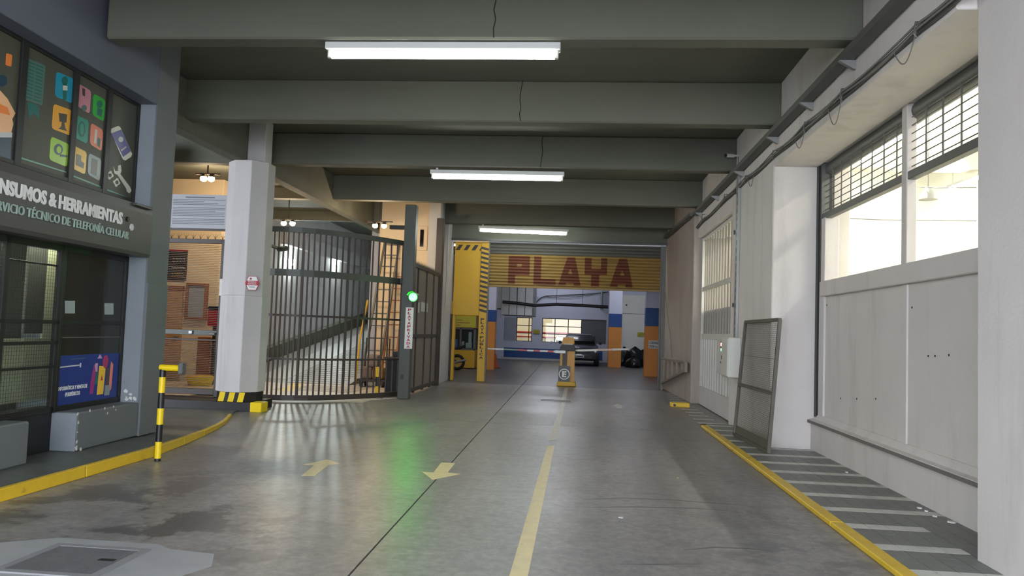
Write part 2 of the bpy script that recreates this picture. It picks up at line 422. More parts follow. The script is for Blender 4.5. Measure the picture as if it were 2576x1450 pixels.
# cement patch and access cover at the lower left
paint('cement_patch', [(-3.75, 4.05), (-2.15, 4.05), (-2.28, 4.42), (-2.20, 4.62), (-2.30, 4.86), (-2.62, 4.90), (-2.75, 4.99), (-3.45, 5.0), (-3.75, 4.8)],
      mat('pale_cement', (150, 152, 154), 0.5, var=0.14, scale=4), 'pale cement patch round the cover', z=0.0022)
cv = thing('access_cover', (-3.04, 4.5, 0), 'square dark steel access cover set in pale cement at the lower left', 'cover')
MB().box(-3.31, 4.31, 0.0, -2.77, 4.80, 0.010).build('plate', mat('cover_plate', (100, 100, 104), 0.5, var=0.2, scale=9, bump=0.3, bscale=40), cv, bevel=0.003)
mb = MB()
for a in ((-3.36, 4.80, -2.72, 4.85), (-3.36, 4.26, -2.72, 4.31), (-3.36, 4.31, -3.31, 4.80), (-2.77, 4.31, -2.72, 4.80)): mb.box(a[0], a[1], 0, a[2], a[3], 0.012)
mb.build('frame', mat('cover_frame_cement', (128, 129, 131), 0.6, var=.12, scale=6), cv)
MB().box(-2.90, 4.56, 0.010, -2.80, 4.60, 0.012).build('lifting_slot', M_BLACK, cv)

# ---- left pavement with its curved yellow kerb
KP = [(-4.54, -8), (-4.55, 5.8), (-4.56, 6.9), (-4.58, 8.1), (-4.70, 8.95), (-4.83, 9.7), (-4.98, 10.4), (-5.15, 11.0), (-5.33, 11.5), (-5.50, 11.95), (-5.62, 12.30), (-5.66, 12.5)]
def kz(y): return 0.10 if y < 8.2 else max(0.02, 0.10-0.08*(y-8.2)/3.9)
mb = MB()
mb.grid([[(-13, y, kz(y)) for x, y in KP], [(x, y, kz(y)) for x, y in KP]])
mb.grid([[(x, y, kz(y)) for x, y in KP], [(x, y, 0) for x, y in KP]])
pav = mb.build('pavement_left', M_WALK); tag(pav, 'dark cement pavement in front of the shop', 'pavement', kind='structure')
for a in range(len(KP)-3):
    (x0, y0), (x1, y1) = KP[a], KP[a+1]
    mb = MB(); h0, h1 = kz(y0), kz(y1)
    mb.hexa([(x0-0.05, y0, 0), (x0+0.015, y0, 0), (x1+0.015, y1-0.012, 0), (x1-0.05, y1-0.012, 0),
             (x0-0.05, y0, h0+0.004), (x0+0.008, y0, h0+0.004), (x1+0.008, y1-0.012, h1+0.004), (x1-0.05, y1-0.012, h1+0.004)])
    mb.build('kerb_stone', M_KERBY, pav, bevel=0.006)
# ---- platform of the pedestrian entrance
M_STEP = mat('black_step_paint', (30, 30, 30), 0.5, var=0.2)
plat = MB().box(-12, 12.5, 0, -5.44, 13.42, 0.15).box(-12, 13.42, 0, -6.9, 16.2, 0.15).build('step_left', M_STEP)
tag(plat, 'low black painted step under the white column and mesh gate', 'step', kind='structure')
MB().box(-5.44, 12.49, 0, -5.24, 12.75, 0.165).build('kerb_end_block', M_YELP, plat, bevel=0.008)
MB().box(-12, 13.3, 0.15, -6.92, 16.2, 0.156).build('lobby_paving', mat('lobby_floor', (196, 178, 158), 0.4, var=0.1), plat)

# ---- right pavement: dark tiles, every fourth row painted white
TS = 0.155
walk = MB().box(2.12, 4.6, 0.0, 3.3, 13.6, 0.028).build('pavement_right', M_JOINT)
tag(walk, 'narrow tiled pavement with white stripes along the right wall', 'pavement', kind='structure')
nx = 7; rows = []
y = 5.6; k = 0
proto = {}
cnt = 0; far = {0: MB(), 1: MB()}
for r in range(58):
    yy = 6.53-TS/2-TS*12+r*TS
    white = (r % 4 == 0)
    for c in range(nx):
        xx = 2.20+c*TS
        x1 = min(xx+TS-0.006, 3.2 if yy < 10.9 else 2.66)
        if x1-xx < 0.03: continue
        wq = 1 if white and (yy > 6.9 or c < 4) else 0
        if cnt < 297:
            key = (wq, round(x1-xx, 3))
            z1 = 0.0335
            if key not in proto:
                proto[key] = MB().box(xx, yy, 0.028, x1, yy+TS-0.006, z1).build('tile', M_TILEW if wq else M_TILE, walk)
                proto[key]['org'] = 0; del proto[key]['org']
            else:
                p = proto[key]; w0 = WLOC[p.name]
                dup(p, (xx+(x1-xx)/2-w0.x, yy+(TS-0.006)/2-w0.y, 0))
            cnt += 1
        else:
            far[wq].box(xx, yy, 0.028, x1, yy+TS-0.006, 0.0335)
for wq in (0, 1):
    if far[wq].v: tag(far[wq].build('far_tiles', M_TILEW if wq else M_TILE, walk), kind='stuff')
for a, b in ((4.6, 6.6), (6.6, 8.6), (8.6, 10.6), (10.6, 13.35)):
    MB().box(2.085, a, 0, 2.195, b-0.01, 0.042).build('kerb_stone', M_KERBY, walk, bevel=0.006)
for k in range(12):                  # worn stripes further on, straight on the drive floor
    yy = 13.36+0.62*(k+1)
    x1 = 2.62 if yy < 14 else 2.52
    paint('painted_stripe', [(2.14+0.01*k, yy), (x1, yy), (x1, yy+0.09), (2.14+0.01*k, yy+0.09)], M_TILEW, 'thin worn white stripe by the right wall')

# ---- ceiling: slab with down-stand beams
ceil = MB().box(-12, -3, 5.04, 3.7, 22.6, 5.25).build('ceiling', M_CEIL)
tag(ceil, 'dark olive grey concrete ceiling with deep cross beams', 'ceiling', kind='structure')
BEAMS = [1.75, 4.8, 7.83, 10.89, 13.91, 17.7, 21.3]
for k, yb in enumerate(BEAMS):
    x0 = -5.1 if yb < 9 else (-5.95 if yb < 12 else -11)
    MB().box(x0, yb-0.26, 4.45, 2.66, yb, 5.04).build('beam', M_CEIL, ceil, bevel=0.02)
MB().box(-6.12, 9.2, 4.28, -5.86, 22.4, 5.04).build('edge_beam', M_CEIL, ceil, bevel=0.02)
MB().box(-12, 14.6, 4.7, -6.12, 22.4, 5.04).build('soffit', M_CEIL, ceil)
for x, y, dz in ((-0.95, 7.83, 0), (-0.92, 10.89, 0), (-0.78, 13.91, 0)):      # hairline cracks down the beam faces
    mb = MB(); pts = [(x+random.uniform(-.02, .02), y-0.262, 4.46+0.58*t/6) for t in range(7)]
    mb.tube(pts, 0.006, 4); mb.build('crack', M_JOINT, ceil)

# ---- right wall
wr = struct('wall_right', (3.2, 10, 0), 'white plastered right wall with pillars and openings', 'wall')
def W(name, m, *bxs, bevel=0.008):
    mb = MB()
    for b in bxs: mb.box(*b)
    return mb.build(name, m, wr, bevel=bevel)
W('near_pillar', M_WALLW, (2.79, -3, 0, 3.7, 5.71, 5.04), bevel=0.02)
W('header', M_WALLW, (2.65, 5.71, 3.95, 3.25, 11.0, 5.04))
W('pillar', M_WALLW, (2.65, 11.0, 0, 3.7, 13.95, 5.04), bevel=0.015)
W('header', M_WALLW, (2.65, 13.95, 3.80, 3.25, 17.95, 5.04))
mb = MB().hexa([(2.56, 17.95, 0), (3.7, 17.95, 0), (3.7, 22.6, 0), (2.42, 22.6, 0), (2.56, 17.95, 5.04), (3.7, 17.95, 5.04), (3.7, 22.6, 5.04), (2.42, 22.6, 5.04)])
tag(mb.build('wall_right_far', M_WALLF, None, bevel=0.015), 'dingy plastered far end of the right wall beside the shutter', 'wall', kind='structure')
W('window_base', M_WALLW, (3.2, 5.71, 0, 3.5, 11.0, 0.40))
mb = MB().prism([(3.16, 0.40), (3.5, 0.40), (3.5, 0.52), (3.27, 0.52), (3.22, 0.455), (3.16, 0.445)], (0, 5.71, 0), (1, 0, 0), (0, 0, 1), (0, 5.27, 0))
mb.build('ledge', M_WALLW, wr)
for a, b in ((5.71, 8.06), (8.20, 10.68)):
    W('infill_panel', M_WALLW, (3.285, a, 0.50, 3.45, b, 2.12), bevel=0.004)
W('infill_rib', M_WALLW, (3.270, 8.06, 0.50, 3.45, 8.20, 2.12))
W('edge_strip', M_WALLW, (3.262, 10.68, 0.50, 3.45, 10.90, 3.20))
W('sill_beam', M_WALLW, (3.225, 5.71, 2.12, 3.45, 10.72, 2.325))
W('window_post', M_WALLW, (3.26, 8.06, 2.325, 3.36, 8.19, 3.98))
W('black_gap', M_BLACK, (3.24, 10.90, 0.46, 3.45, 10.998, 3.95), bevel=0)
mb = MB().box(3.148, 5.71, .402, 3.161, 10.98, .436)  # dark strip painted in for the shadow gap along the ledge
mb.build('shadow_gap_strip', mat('ledge_gap_shade', (112, 108, 104), .8, var=.15, scale=5), wr)
# small marks on the infill: screw holes
for px, py in ((2115, 1003), (2155, 1004), (2203, 1004), (2335, 896), (2352, 896), (2387, 894), (2280, 774), (2294, 774), (2080, 768)):
    q = onX(px, py, 3.283); MB().tube([(3.2855, q.y, q.z), (3.281, q.y, q.z)], 0.012, 6).build('screw_hole', M_JOINT, wr)

# ---- annex hall behind the right wall (bright)
ax = struct('wall_annex', (8, 12, 0), 'bright white hall seen through the opening in the right wall', 'wall')
for nm, b in (('back_wall', (11.5, 2, 0, 11.8, 24, 6.2)), ('end_wall', (3.7, 21.6, 0, 11.5, 21.9, 6.2)), ('near_wall', (3.7, 1.7, 0, 11.8, 2.0, 6.2)),
              ('roof', (3.5, 1.7, 6.2, 11.8, 24, 6.4)), ('hall_floor', (3.5, 2.0, 0.0, 11.5, 21.6, 0.03)), ('upper_wall', (3.45, 2, 5.0, 3.72, 21.6, 6.2)), ('upper_wall', (3.25, 5.71, 3.98, 3.55, 11.0, 5.04)), ('upper_wall', (3.25, 13.95, 3.85, 3.55, 17.95, 5.04))):
    MB().box(*b).build(nm, M_ANNEX, ax)
for yb in (6.2, 9.4, 12.6, 15.8, 19.0):
    MB().box(3.72, yb-0.2, 5.7, 11.5, yb+0.2, 6.2).build('roof_beam', M_ANNEX, ax)

# ---- shutter wall at the end of the drive
wb = struct('wall_back', (0, 22.7, 0), 'wall round the shutter opening at the end of the drive', 'wall')
MB().box(-4.1, 22.3, 4.16, 2.5, 22.5, 5.04).build('lintel', M_CEIL, wb)
MB().box(-4.05, 22.24, 4.13, 2.45, 22.34, 4.19).build('lintel_edge', M_DGREEN, wb)
MB().box(-3.78, 22.6, 1.93, -2.985, 22.85, 4.13).build('yellow_panel', M_YEL, wb, bevel=0.01)
post = MB().box(-2.985, 22.56, 0, -2.76, 22.85, 4.13).build('door_post', M_YEL, wb, bevel=0.008)
MB().box(-3.86, 22.58, 0, -3.78, 22.7, 1.96).build('side_post', M_BARS, wb, bevel=0.005)
MB().box(-3.78, 22.62, 0, -3.70, 22.8, 1.96).build('side_post', M_YEL, wb, bevel=0.005)
# hazard stripes: across the top of the panel and down the post
for k in range(4):
    x = -3.66+k*0.235
    MB().prism([(0, 0), (0.115, 0), (0.215, 0.16), (0.10, 0.16)], (x-0.10, 22.596, 3.87), (1, 0, 0), (0, 0, 1), (0, 0.008, 0)).build('hazard_stripe', M_BARS, wb)
for k in range(14):
    z = 2.05+k*0.142
    MB().prism([(0, 0.055), (0.225, 0), (0.225, 0.068), (0, 0.123)], (-2.985, 22.556, z-0.03), (1, 0, 0), (0, 0, 1), (0, 0.008, 0)).build('hazard_stripe', M_BARS, wb)
MB().box(2.31, 22.5, 0, 2.45, 22.85, 4.13).build('door_post', M_DSTEEL, wb, bevel=0.008)
# vertical lettering PLAYA PUBLICA on the post
ys = 1.86
for w_, z0 in (('PLAYA', 1.86), ('PUBLICA', 1.33)):
    for k, ch in enumerate(w_):
        zt = z0-k*0.098
        wd = 0.11 if ch != 'I' else 0.035
        text_mb(ch, (-2.872-wd/2, 22.559, zt-0.075), (wd, 0, 0), (0, 0, 0.075), 0.004, 0.03).build('letter', M_BLK, wb)
# short plastered return wall and cream wall behind the sheet fence
MB().box(-4.15, 20.37, 0, -3.84, 22.6, 5.04).build('return_wall', M_WALLG, wb)
cw = MB().box(-5.62, 21.0, 0, -4.15, 21.3, 5.04).build('cream_wall', M_CREAM, wb)
MB().box(-4.62, 20.96, 3.66, -4.30, 21.0, 4.34).build('window_surround', M_CREAM, wb, bevel=0.01)
MB().box(-4.50, 20.945, 3.76, -4.40, 20.965, 4.24).build('window_slit', M_GLASSD, wb)
MB().tube([(-4.02, 20.99, 3.75), (-4.02, 20.99, 2.6)], 0.02).build('pipe', M_CREAM, wb)
MB().tube([(-3.82, 21.6, 4.6), (-3.82, 21.6, 2.25)], 0.022).build('conduit', M_WALLG, wb)
MB().box(-3.84, 21.54, 2.13, -3.78, 21.66, 2.25).build('conduit_box', M_WALLG, wb, bevel=0.008)

# ---- private entrance: ramp, walls
pw = struct('wall_private', (-9.5, 22, 0), 'pale walls of the private car ramp behind the gate', 'wall')
MB().box(-9.6, 18.4, 0, -9.3, 38, 6.5).build('ramp_wall', M_WALLG, pw)
MB().box(-9.6, 36, 0, -4.0, 36.3, 7).build('end_wall', M_WALLG, pw)
MB().box(-5.75, 21.3, 0, -5.45, 36, 6.5).build('booth_side_wall', M_CREAM, pw)
MB().box(-9.6, 22.4, 5.3, -5.45, 36.2, 5.5).build('ramp_soffit', M_CEIL, pw)
MB().box(-9.6, 22.4, 4.7, -5.45, 22.6, 5.5).build('soffit_step', M_CEIL, pw)
MB().box(-9.3, 23.0, 3.95, -9.12, 33, 4.40).build('wall_beam', M_WALLG, pw)
# ramp with rising kerb along the wall
rampz = lambda yy: max(0.0, 0.123*(yy-18.95))
mb = MB().hexa([(-9.3, 18.95, 0), (-5.75, 18.95, 0), (-5.75, 36, 0), (-9.3, 36, 0), (-9.3, 18.95, 0.004), (-5.75, 18.95, 0.004), (-5.75, 36, rampz(36)), (-9.3, 36, rampz(36))])
ramp = mb.build('ramp', M_RAMP); tag(ramp, 'pale concrete ramp rising behind the barred gate', 'ramp', kind='structure')
def onramp(name, x0, x1, y0, y1, h, m):
    return MB().hexa([(x0, y0, rampz(y0)), (x1, y0, rampz(y0)), (x1, y1, rampz(y1)), (x0, y1, rampz(y1)),
                      (x0, y0, rampz(y0)+h), (x1, y0, rampz(y0)+h), (x1, y1, rampz(y1)+h), (x0, y1, rampz(y1)+h)]).build(name, m, ramp)
M_RKERB = mat('ramp_kerb_green', (84, 88, 70), 0.6, var=0.12)
yy = 19.2
while yy < 35.5:
    onramp('ramp_kerb', -9.3, -9.05, yy, yy+1.55, 0.40, M_RKERB); yy += 1.6
onramp('ramp_strip', -8.35, -7.5, 19.4, 35, 0.012, mat('ramp_strip_pale', (176, 175, 172), 0.4, var=0.05))
for k in range(22):
    y0 = 19.0+k*0.28
    onramp('ramp_groove', -7.35, -5.95, y0, y0+0.045, 0.006, mat('ramp_groove_grey', (88, 84, 80), 0.8) if k == 0 else MATS['ramp_groove_grey'])
apron = MB().box(-9.3, 14.9, 0.0, -4.2, 18.95, 0.004).build('apron', mat('apron_concrete', (196, 186, 174), 0.45, var=0.08), ramp)
M_GROOVE = mat('groove_grey', (112, 104, 98), 0.8)
for k in range(8):
    y0 = 16.9+k*0.24
    MB().box(-6.9+0.05*k, y0, 0.004, -5.0, y0+0.035, 0.008).build('ramp_groove', M_GROOVE, ramp)
MB().hexa([(-6.62, 16.6, .004), (-6.22, 16.6, .004), (-6.9, 19.1, .004), (-7.2, 19.1, .004), (-6.62, 16.6, .008), (-6.22, 16.6, .008), (-6.9, 19.1, .008), (-7.2, 19.1, .008)]).build('painted_line', M_YELP, ramp)

# ---- lobby behind the mesh gate
lb = struct('wall_lobby', (-9, 17, 0), 'warm lit cream lobby walls behind the pedestrian gate', 'wall')
MB().box(-11.5, 16.6, 0.0, -8.12, 18.4, 4.9).build('lobby_block', M_CREAM, lb, bevel=0.02)
MB().box(-12, 9.4, 0.1, -11.5, 18.4, 4.9).build('side_wall', M_CREAM, lb)
MB().box(-9.3, 18.2, 0.0, -8.0, 18.5, 5.0).build('wall_return', M_CREAM, lb)

# =================================================================== LEFT SHOP FRONT
FT = Matrix.Translation((-5.2, 8.8, 0)) @ Matrix.Rotation(math.asin(0.0473), 4, 'Z')
FTI = FT.inverted()
def onF(px, py, d=0.0):                 # pixel -> (along, height) on the shop-front plane x' = d
    o = FTI @ CAMPOS; r = FTI.to_3x3() @ ray(px, py)
    q = o + r*((d-o.x)/r.x); return q.y, q.z
wl = struct('wall_left', (-5.2, 8, 0), 'blue grey plastered shop front on the left', 'wall')
def F(name, m, *bxs, bevel=0.01, parent=None):
    mb = MB(FT)
    for b in bxs: mb.box(*b)
    return mb.build(name, m, parent or wl, bevel=bevel)
F('pilaster', M_FACD, (-0.02, 0.0, 1.93, 0.0, 0.5, 5.04), bevel=0)
F('pilaster', M_FACD, (-0.02, 0.0, 0.1, 0.02, 0.5, 1.93), bevel=0.004)
F('pilaster_core', M_FACLIT, (-3.0, 0.004, 0.1, -0.02, 0.5, 5.04), bevel=0)
F('header', mat('header_blue_grey', (96, 102, 114), 0.6, var=0.07), (-0.8, -12, 4.10, 0.0, 0.0, 5.04))
F('plinth', M_FACD, (-0.36, -1.21, 0.1, 0.0, 0.0, 0.50), bevel=0.015)
F('plinth', M_FACD, (-0.36, -12, 0.1, 0.0, -1.95, 0.50), bevel=0.015)
for y in (-1.216, ):
    F('plinth_end_lit', M_FACLIT, (-0.35, y, 0.105, -0.004, y+0.01, 0.492), bevel=0)  # end face given the lighter tone, as lit from the street
F('kick_panel', M_BLACK, (-0.40, -1.95, 0.1, -0.27, -1.21, 0.56), bevel=0.003)
mb = MB(FT).prism([(-0.30, 2.23), (0.0, 2.23), (0.012, 2.27), (0.014, 2.74), (0.0, 2.83), (-0.16, 2.88), (-0.30, 2.88)], (0, -12, 0), (1, 0, 0), (0, 0, 1), (0, 12.02, 0))
band = mb.build('sign_band', M_BAND, wl, smooth=False)
F('sign_light', M_BAND, (0.0, -0.42, 2.80, 0.05, -0.05, 2.83), bevel=0.004)
# chipped paint: small white flakes on plinth corner and pilaster foot
for (y, z, s) in ((-1.21, 0.49, .018), (-1.0, 0.503, .016), (-0.72, 0.503, .014), (-0.66, 0.44, .012), (-0.55, 0.503, .015), (-0.50, 0.46, .01), (-1.19, 0.40, .013), (-1.2, 0.30, .012), (-1.2, 0.2, .02), (-1.2, 0.14, .026), (-1.12, 0.115, .02)):
    pts = [(y+s*random.uniform(.6, 1.3)*math.cos(a), z+s*random.uniform(.6, 1.5)*math.sin(a)) for a in [k*math.pi/3.5 for k in range(7)]]
    MB(FT).prism(pts, (0.0015, 0, 0), (0, 1, 0), (0, 0, 1), (0.002, 0, 0)).build('paint_chip', M_CHIP, wl)
for k in range(9):
    x = -0.20+0.19*random.random(); z = 0.52+0.13*random.random(); s = random.uniform(.01, .025)
    pts = [(x+s*random.uniform(.5, 1.4)*math.cos(a), z+s*random.uniform(.5, 1.2)*math.sin(a)) for a in [q*math.pi/3 for q in range(6)]]
    MB(FT).prism(pts, (0, 0.001, 0), (1, 0, 0), (0, 0, 1), (0, 0.003, 0)).build('paint_chip', M_CHIP, wl)

# ---- upper windows covered with printed vinyl
D = -0.23
w2 = struct('window_1', (-5.4, 7.5, 2.9), 'upper shop window panels printed with phone repair icons', 'window')
edges_px = [(50, 260), (181, 330), (264, 400), (346, 400)]
ed = [-9.0]+[onF(px, py, D)[0] for px, py in edges_px]
ed[-1] = 0.0
panels = []
for a, b in zip(ed, ed[1:]):
    o = MB(FT).box(D-0.02, a+0.03, 2.92, D, b-0.03, 4.07).build('vinyl_panel', M_PANEL, w2); panels.append(o)
mb = MB(FT).box(D-0.04, -9, 4.06, D+0.02, 0, 4.10).box(D-0.04, -9, 2.88, D+0.02, 0, 2.93)
mb.build('frame', M_BLACK, w2)
for y in ed[1:]:
    MB(FT).box(D-0.04, y-0.045, 2.88, D+0.025, y+(0.045 if y < -0.1 else -0.0), 4.10).build('mullion', M_BLACK, w2, bevel=0.004)
ICON = {'blue': (20, 150, 178), 'orange': (236, 170, 50), 'lime': (150, 196, 44), 'pink': (206, 140, 152), 'green': (46, 172, 60),
        'teal': (34, 146, 122), 'salmon': (226, 130, 104), 'gold': (228, 182, 34), 'grey': (130, 142, 142), 'chip': (84, 116, 106),
        'skin': (238, 186, 138), 'sleeve': (30, 62, 82), 'cuff': (196, 200, 196), 'tool': (238, 134, 60), 'line': (96, 160, 136),
        'phone': (226, 228, 206), 'screen': (112, 112, 160), 'pale': (206, 206, 190), 'glyph': (70, 66, 54), 'tealglyph': (24, 104, 96)}
IM = {k: mat('print_'+k, v, 0.3, var=0.03) for k, v in ICON.items()}
def pick(y):
    for a, b, p in zip(ed, ed[1:], panels):
        if a <= y <= b: return p
    return panels[-1]
def decal(name, pxs, m, lift=0.002, r=0.0):
    pts = [onF(px, py, D) for px, py in pxs]
    if r and len(pts) == 4:             # round the corners
        out = []
        for k in range(4):
            p = Vector(pts[k]); a = Vector(pts[k-1]); b = Vector(pts[(k+1) % 4])
            da = (a-p).normalized()*r; db = (b-p).normalized()*r
            out += [tuple(p+da), tuple(p+da*0.3+db*0.3), tuple(p+db)]
        pts = out
    mb = MB(FT).prism(pts, (D, 0, 0), (0, 1, 0), (0, 0, 1), (lift, 0, 0))
    return mb.build(name, m, pick(sum(p[0] for p in pts)/len(pts)))
tiles = [('blue', (142, 180), (186, 199), (182, 261), (138, 242)), ('orange', (134.6, 261), (181, 278), (178, 342), (130, 324)),
         ('lime', (128, 343), (173, 363), (168.5, 421), (123.5, 402)), ('pink', (197, 210), (229, 229), (225, 287), (194, 267)),
         ('green', (235, 235), (265, 252), (261, 307), (232, 289)), ('teal', (190.6, 289), (223, 304), (219, 363), (187.5, 346)),
         ('salmon', (228.5, 309), (259, 327), (255.5, 381), (226, 363)), ('gold', (185, 366), (218, 383), (214, 440), (182, 424)),
         ('grey', (223, 385), (254.5, 400.6), (250.6, 456.6), (220, 439))]
for nm, *q in tiles: decal('icon_tile', q, IM[nm], 0.003, 0.035)['label'] = nm+' rounded icon tile'
def ell(cx, cy, rx, ry, n=14, t=0.0): return [(cx+rx*math.cos(2*math.pi*k/n)*math.cos(t)-ry*math.sin(2*math.pi*k/n)*math.sin(t), cy+rx*math.cos(2*math.pi*k/n)*math.sin(t)+ry*math.sin(2*math.pi*k/n)*math.cos(t)) for k in range(n)]
G, H = IM['glyph'], IM['tealglyph']
for nm, pts, m, lf in (
    ('bulb', ell(162, 203, 8, 11), H, .005), ('bulb_stem', [(156, 209), (168, 211), (166, 250), (161, 254), (157, 250)], H, .005), ('bulb_cap', [(157, 215), (168, 216), (168, 228), (157, 227)], IM['pale'], .007),
    ('webcam', [(147, 284), (168, 288), (166, 309), (149, 306)], G, .005), ('webcam_foot', [(155, 306), (161, 308), (163, 322), (168, 330), (146, 324), (153, 319)], G, .005),
    ('cable_coil', ell(146, 376, 11, 14), IM['sleeve'], .005), ('cable_coil_hole', ell(147, 377, 6, 9), IM['lime'], .006), ('cable_plug', [(150, 388), (168, 391), (168, 396), (150, 394)], IM['sleeve'], .005),
    ('earphone', [(206, 221), (213, 224), (213, 243), (207, 240)], G, .005), ('earphone_shadow', ell(211, 272, 7, 8), IM['chip'], .004),
    ('robot', ell(250, 262, 7, 9), H, .005), ('robot_foot', [(245, 270), (257, 276), (254, 295), (243, 288)], H, .004),
    ('loop', ell(205, 325, 9, 20), H, .005), ('loop_hole', ell(205, 325, 5, 15), IM['teal'], .006),
    ('stick', [(239, 325), (244, 327), (241, 362), (236, 360)], IM['pale'], .005), ('stick_shadow', [(245, 345), (252, 350), (250, 372), (244, 366)], H, .004),
    ('block', [(192, 387), (203, 392), (203, 405), (211, 411), (209, 424), (190, 415)], G, .005),
    ('screen_icon', [(231, 398), (245, 404), (242, 443), (228, 436)], G, .005)):
    decal('icon_'+nm, pts, m, lf)
decal('chip', [(65, 145), (114, 165), (106, 266), (57, 249)], IM['chip'], .003, .02)['label'] = 'pale green printed chip board'
for k in range(11):
    t = (k+0.7)/11.8
    for s0, s1 in ((.10, .46), (.54, .9)):
        f = lambda s, t: (65+49*s-8*t, 145+20*s+(104-3*s)*t)
        decal('chip_pin', [f(s0, t), f(s1, t), f(s1, t+.035), f(s0, t+.035)], IM['tealglyph'], .004)
decal('chip_shadow', [(68, 256), (98, 266), (98, 300), (85, 285), (72, 296)], H, .002)
for a, b in (((47, 394), (169, 433)), ((174, 437), (255, 470)), ((262, 473), (329, 500))):
    decal('print_line', [a, b, (b[0], b[1]+3), (a[0], a[1]+4)], IM['line'], .003)
decal('screwdriver', [(16, 134), (30, 138), (28, 168), (14, 164)], IM['tool'], .004, .01)
decal('coil', ell(5, 203, 13, 15), IM['sleeve'], .003)
decal('hand', [(-60, 220), (0, 228), (18, 248), (38, 285), (30, 300), (33, 312), (27, 336), (-60, 335)], IM['skin'], .003)['label'] = 'printed working hand'
decal('finger_shadow', [(-10, 258), (18, 270), (25, 290), (4, 285), (-10, 282)], IM['tool'], .004)
decal('cuff', [(-60, 330), (30, 334), (29, 346), (-60, 345)], IM['cuff'], .004)
decal('sleeve', [(-60, 345), (28, 347), (27, 411), (-60, 400)], IM['sleeve'], .004)
decal('phone_body', [(277, 329), (281, 323), (297, 317), (302, 320), (332, 388), (329, 395), (315, 404), (309, 401)], IM['phone'], .003)['label'] = 'printed pale phone with blue screen'
decal('phone_screen', [(279, 336), (304, 326), (328, 381), (309, 395)], IM['screen'], .005)
decal('screen_gear', ell(303, 351, 6, 7, 10), IM['pale'], .007)
decal('screen_bar', [(303, 377), (316, 368), (317, 371), (304, 381)], IM['pale'], .007)
decal('wrench', [(285, 419), (289, 431), (297, 430), (297, 417), (303, 415), (305, 430), (302, 438), (326, 470), (330, 480), (325, 487), (319, 482), (317, 474), (295, 440), (288, 437)], IM['pale'], .004)['label'] = 'printed pale spanner'
for cx, cy in ((276, 441), (293, 459)):
    pts = []
    for k in range(16):
        rr = 1.0 if k % 4 < 2 else 0.74
        pts.append((cx+9*rr*math.cos(2*math.pi*k/16), cy+11*rr*math.sin(2*math.pi*k/16)))
    decal('gear', pts, IM['pale'], .004); decal('gear_hole', ell(cx, cy, 4, 5, 10), M_PANEL, .006)

# ---- raised shop sign lettering on the band
XS = 0.0145
sg = thing('shop_sign', FT @ Vector((XS, -1.2, 2.4)), 'raised white and green shop lettering on the grey sign band', 'sign')
(ya, za), (yb, zb) = onF(-12, 488, XS), onF(306, 563, XS)
_, zt = onF(0, 449, XS); _, zt2 = onF(307, 534, XS)
z_lo = (za+zb)/2; z_hi = (zt+zt2)/2
letters(text_mb('INSUMOS & HERRAMIENTAS', (XS, ya, z_lo), (0, yb-ya, 0), (0, 0, z_hi-z_lo), 0.010, 0.035, FT), mat('sign_letter_white', (228, 228, 224), .4, var=.02), sg)
(ya2, z1), (yb2, z2) = onF(-2, 536, XS), onF(322, 598, XS)
_, z3 = onF(0, 508, XS); _, z4 = onF(322, 573, XS)
ya2 = yb2-(yb2-ya2)*37/34.6
letters(text_mb('SERVICIO TÉCNICO DE TELEFONÍA CELULAR', (XS, ya2, (z1+z2)/2), (0, yb2-ya2, 0), (0, 0, (z3+z4)/2-(z1+z2)/2), 0.012, 0.0, FT), mat('sign_text_green', (156, 178, 166), 0.5), sg, 'small_letter')
for px, py, m, r in ((321, 552, M_BLACK, .03), (330, 572, M_WHITEM, .042)):
    y, z = onF(px, py, XS)
    pts = [(y+r*(1 if k % 2 else .8)*math.cos(k*math.pi/8), z+r*(1 if k % 2 else .8)*math.sin(k*math.pi/8)) for k in range(16)]
    MB(FT).prism(pts, (XS, 0, 0), (0, 1, 0), (0, 0, 1), (0.012, 0, 0)).build('logo_dot', m, sg)

# ---- lower window and glazed door
DL = -0.25
w1 = struct('window_2', (-5.4, 8.2, 0.5), 'dark tinted lower shop window in a black frame', 'window')
y0 = onF(152, 800, DL)[0]
MB(FT).box(DL-0.012, y0, 0.50, DL, -0.02, 2.24).build('pane', M_SHOPGL, w1)
def fr(parent, pieces):
    for b in pieces: MB(FT).box(*b).build('frame_bar', M_BLACK, parent, bevel=0.003)
fr(w1, [(DL-.03, y0-0.03, 0.50, DL+.02, y0+0.02, 2.24), (DL-.03, -0.05, 0.50, DL+.02, 0.0, 2.24), (DL-.03, y0, 2.17, DL+.02, -0.02, 2.24), (DL-.03, y0, 0.50, DL+.02, -0.02, 0.56), (DL-.03, y0, 1.41, DL+.015, -0.02, 1.45)])
MB(FT).box(DL+.0, y0+0.05, 1.265, DL+.004, -0.05, 1.275).build('reflection_strip', M_DSTEEL, w1)  # thin strip stands for a reflection on the pane
for a, b, c, d in (((163, 757), (188, 757), (188, 789), (163, 789)), ((263, 763), (285, 763), (285, 792), (263, 792))):
    pts = [onF(px, py, DL) for px, py in (a, b, c, d)]
    MB(FT).prism(pts, (DL, 0, 0), (0, 1, 0), (0, 0, 1), (0.003, 0, 0)).build('note', mat('pale_note', (150, 162, 160), 0.6, var=0.03), w1)
dr = struct('door_1', (-5.4, 7.2, 0.5), 'black framed glazed shop door with wire grid', 'door')
yL = onF(18, 590, DL)[0]
for a, b in ((yL, y0-0.03), (-9, yL)):
    MB(FT).box(DL-0.01, a, 0.55, DL, b, 2.24).build('pane', M_GLASS, dr)
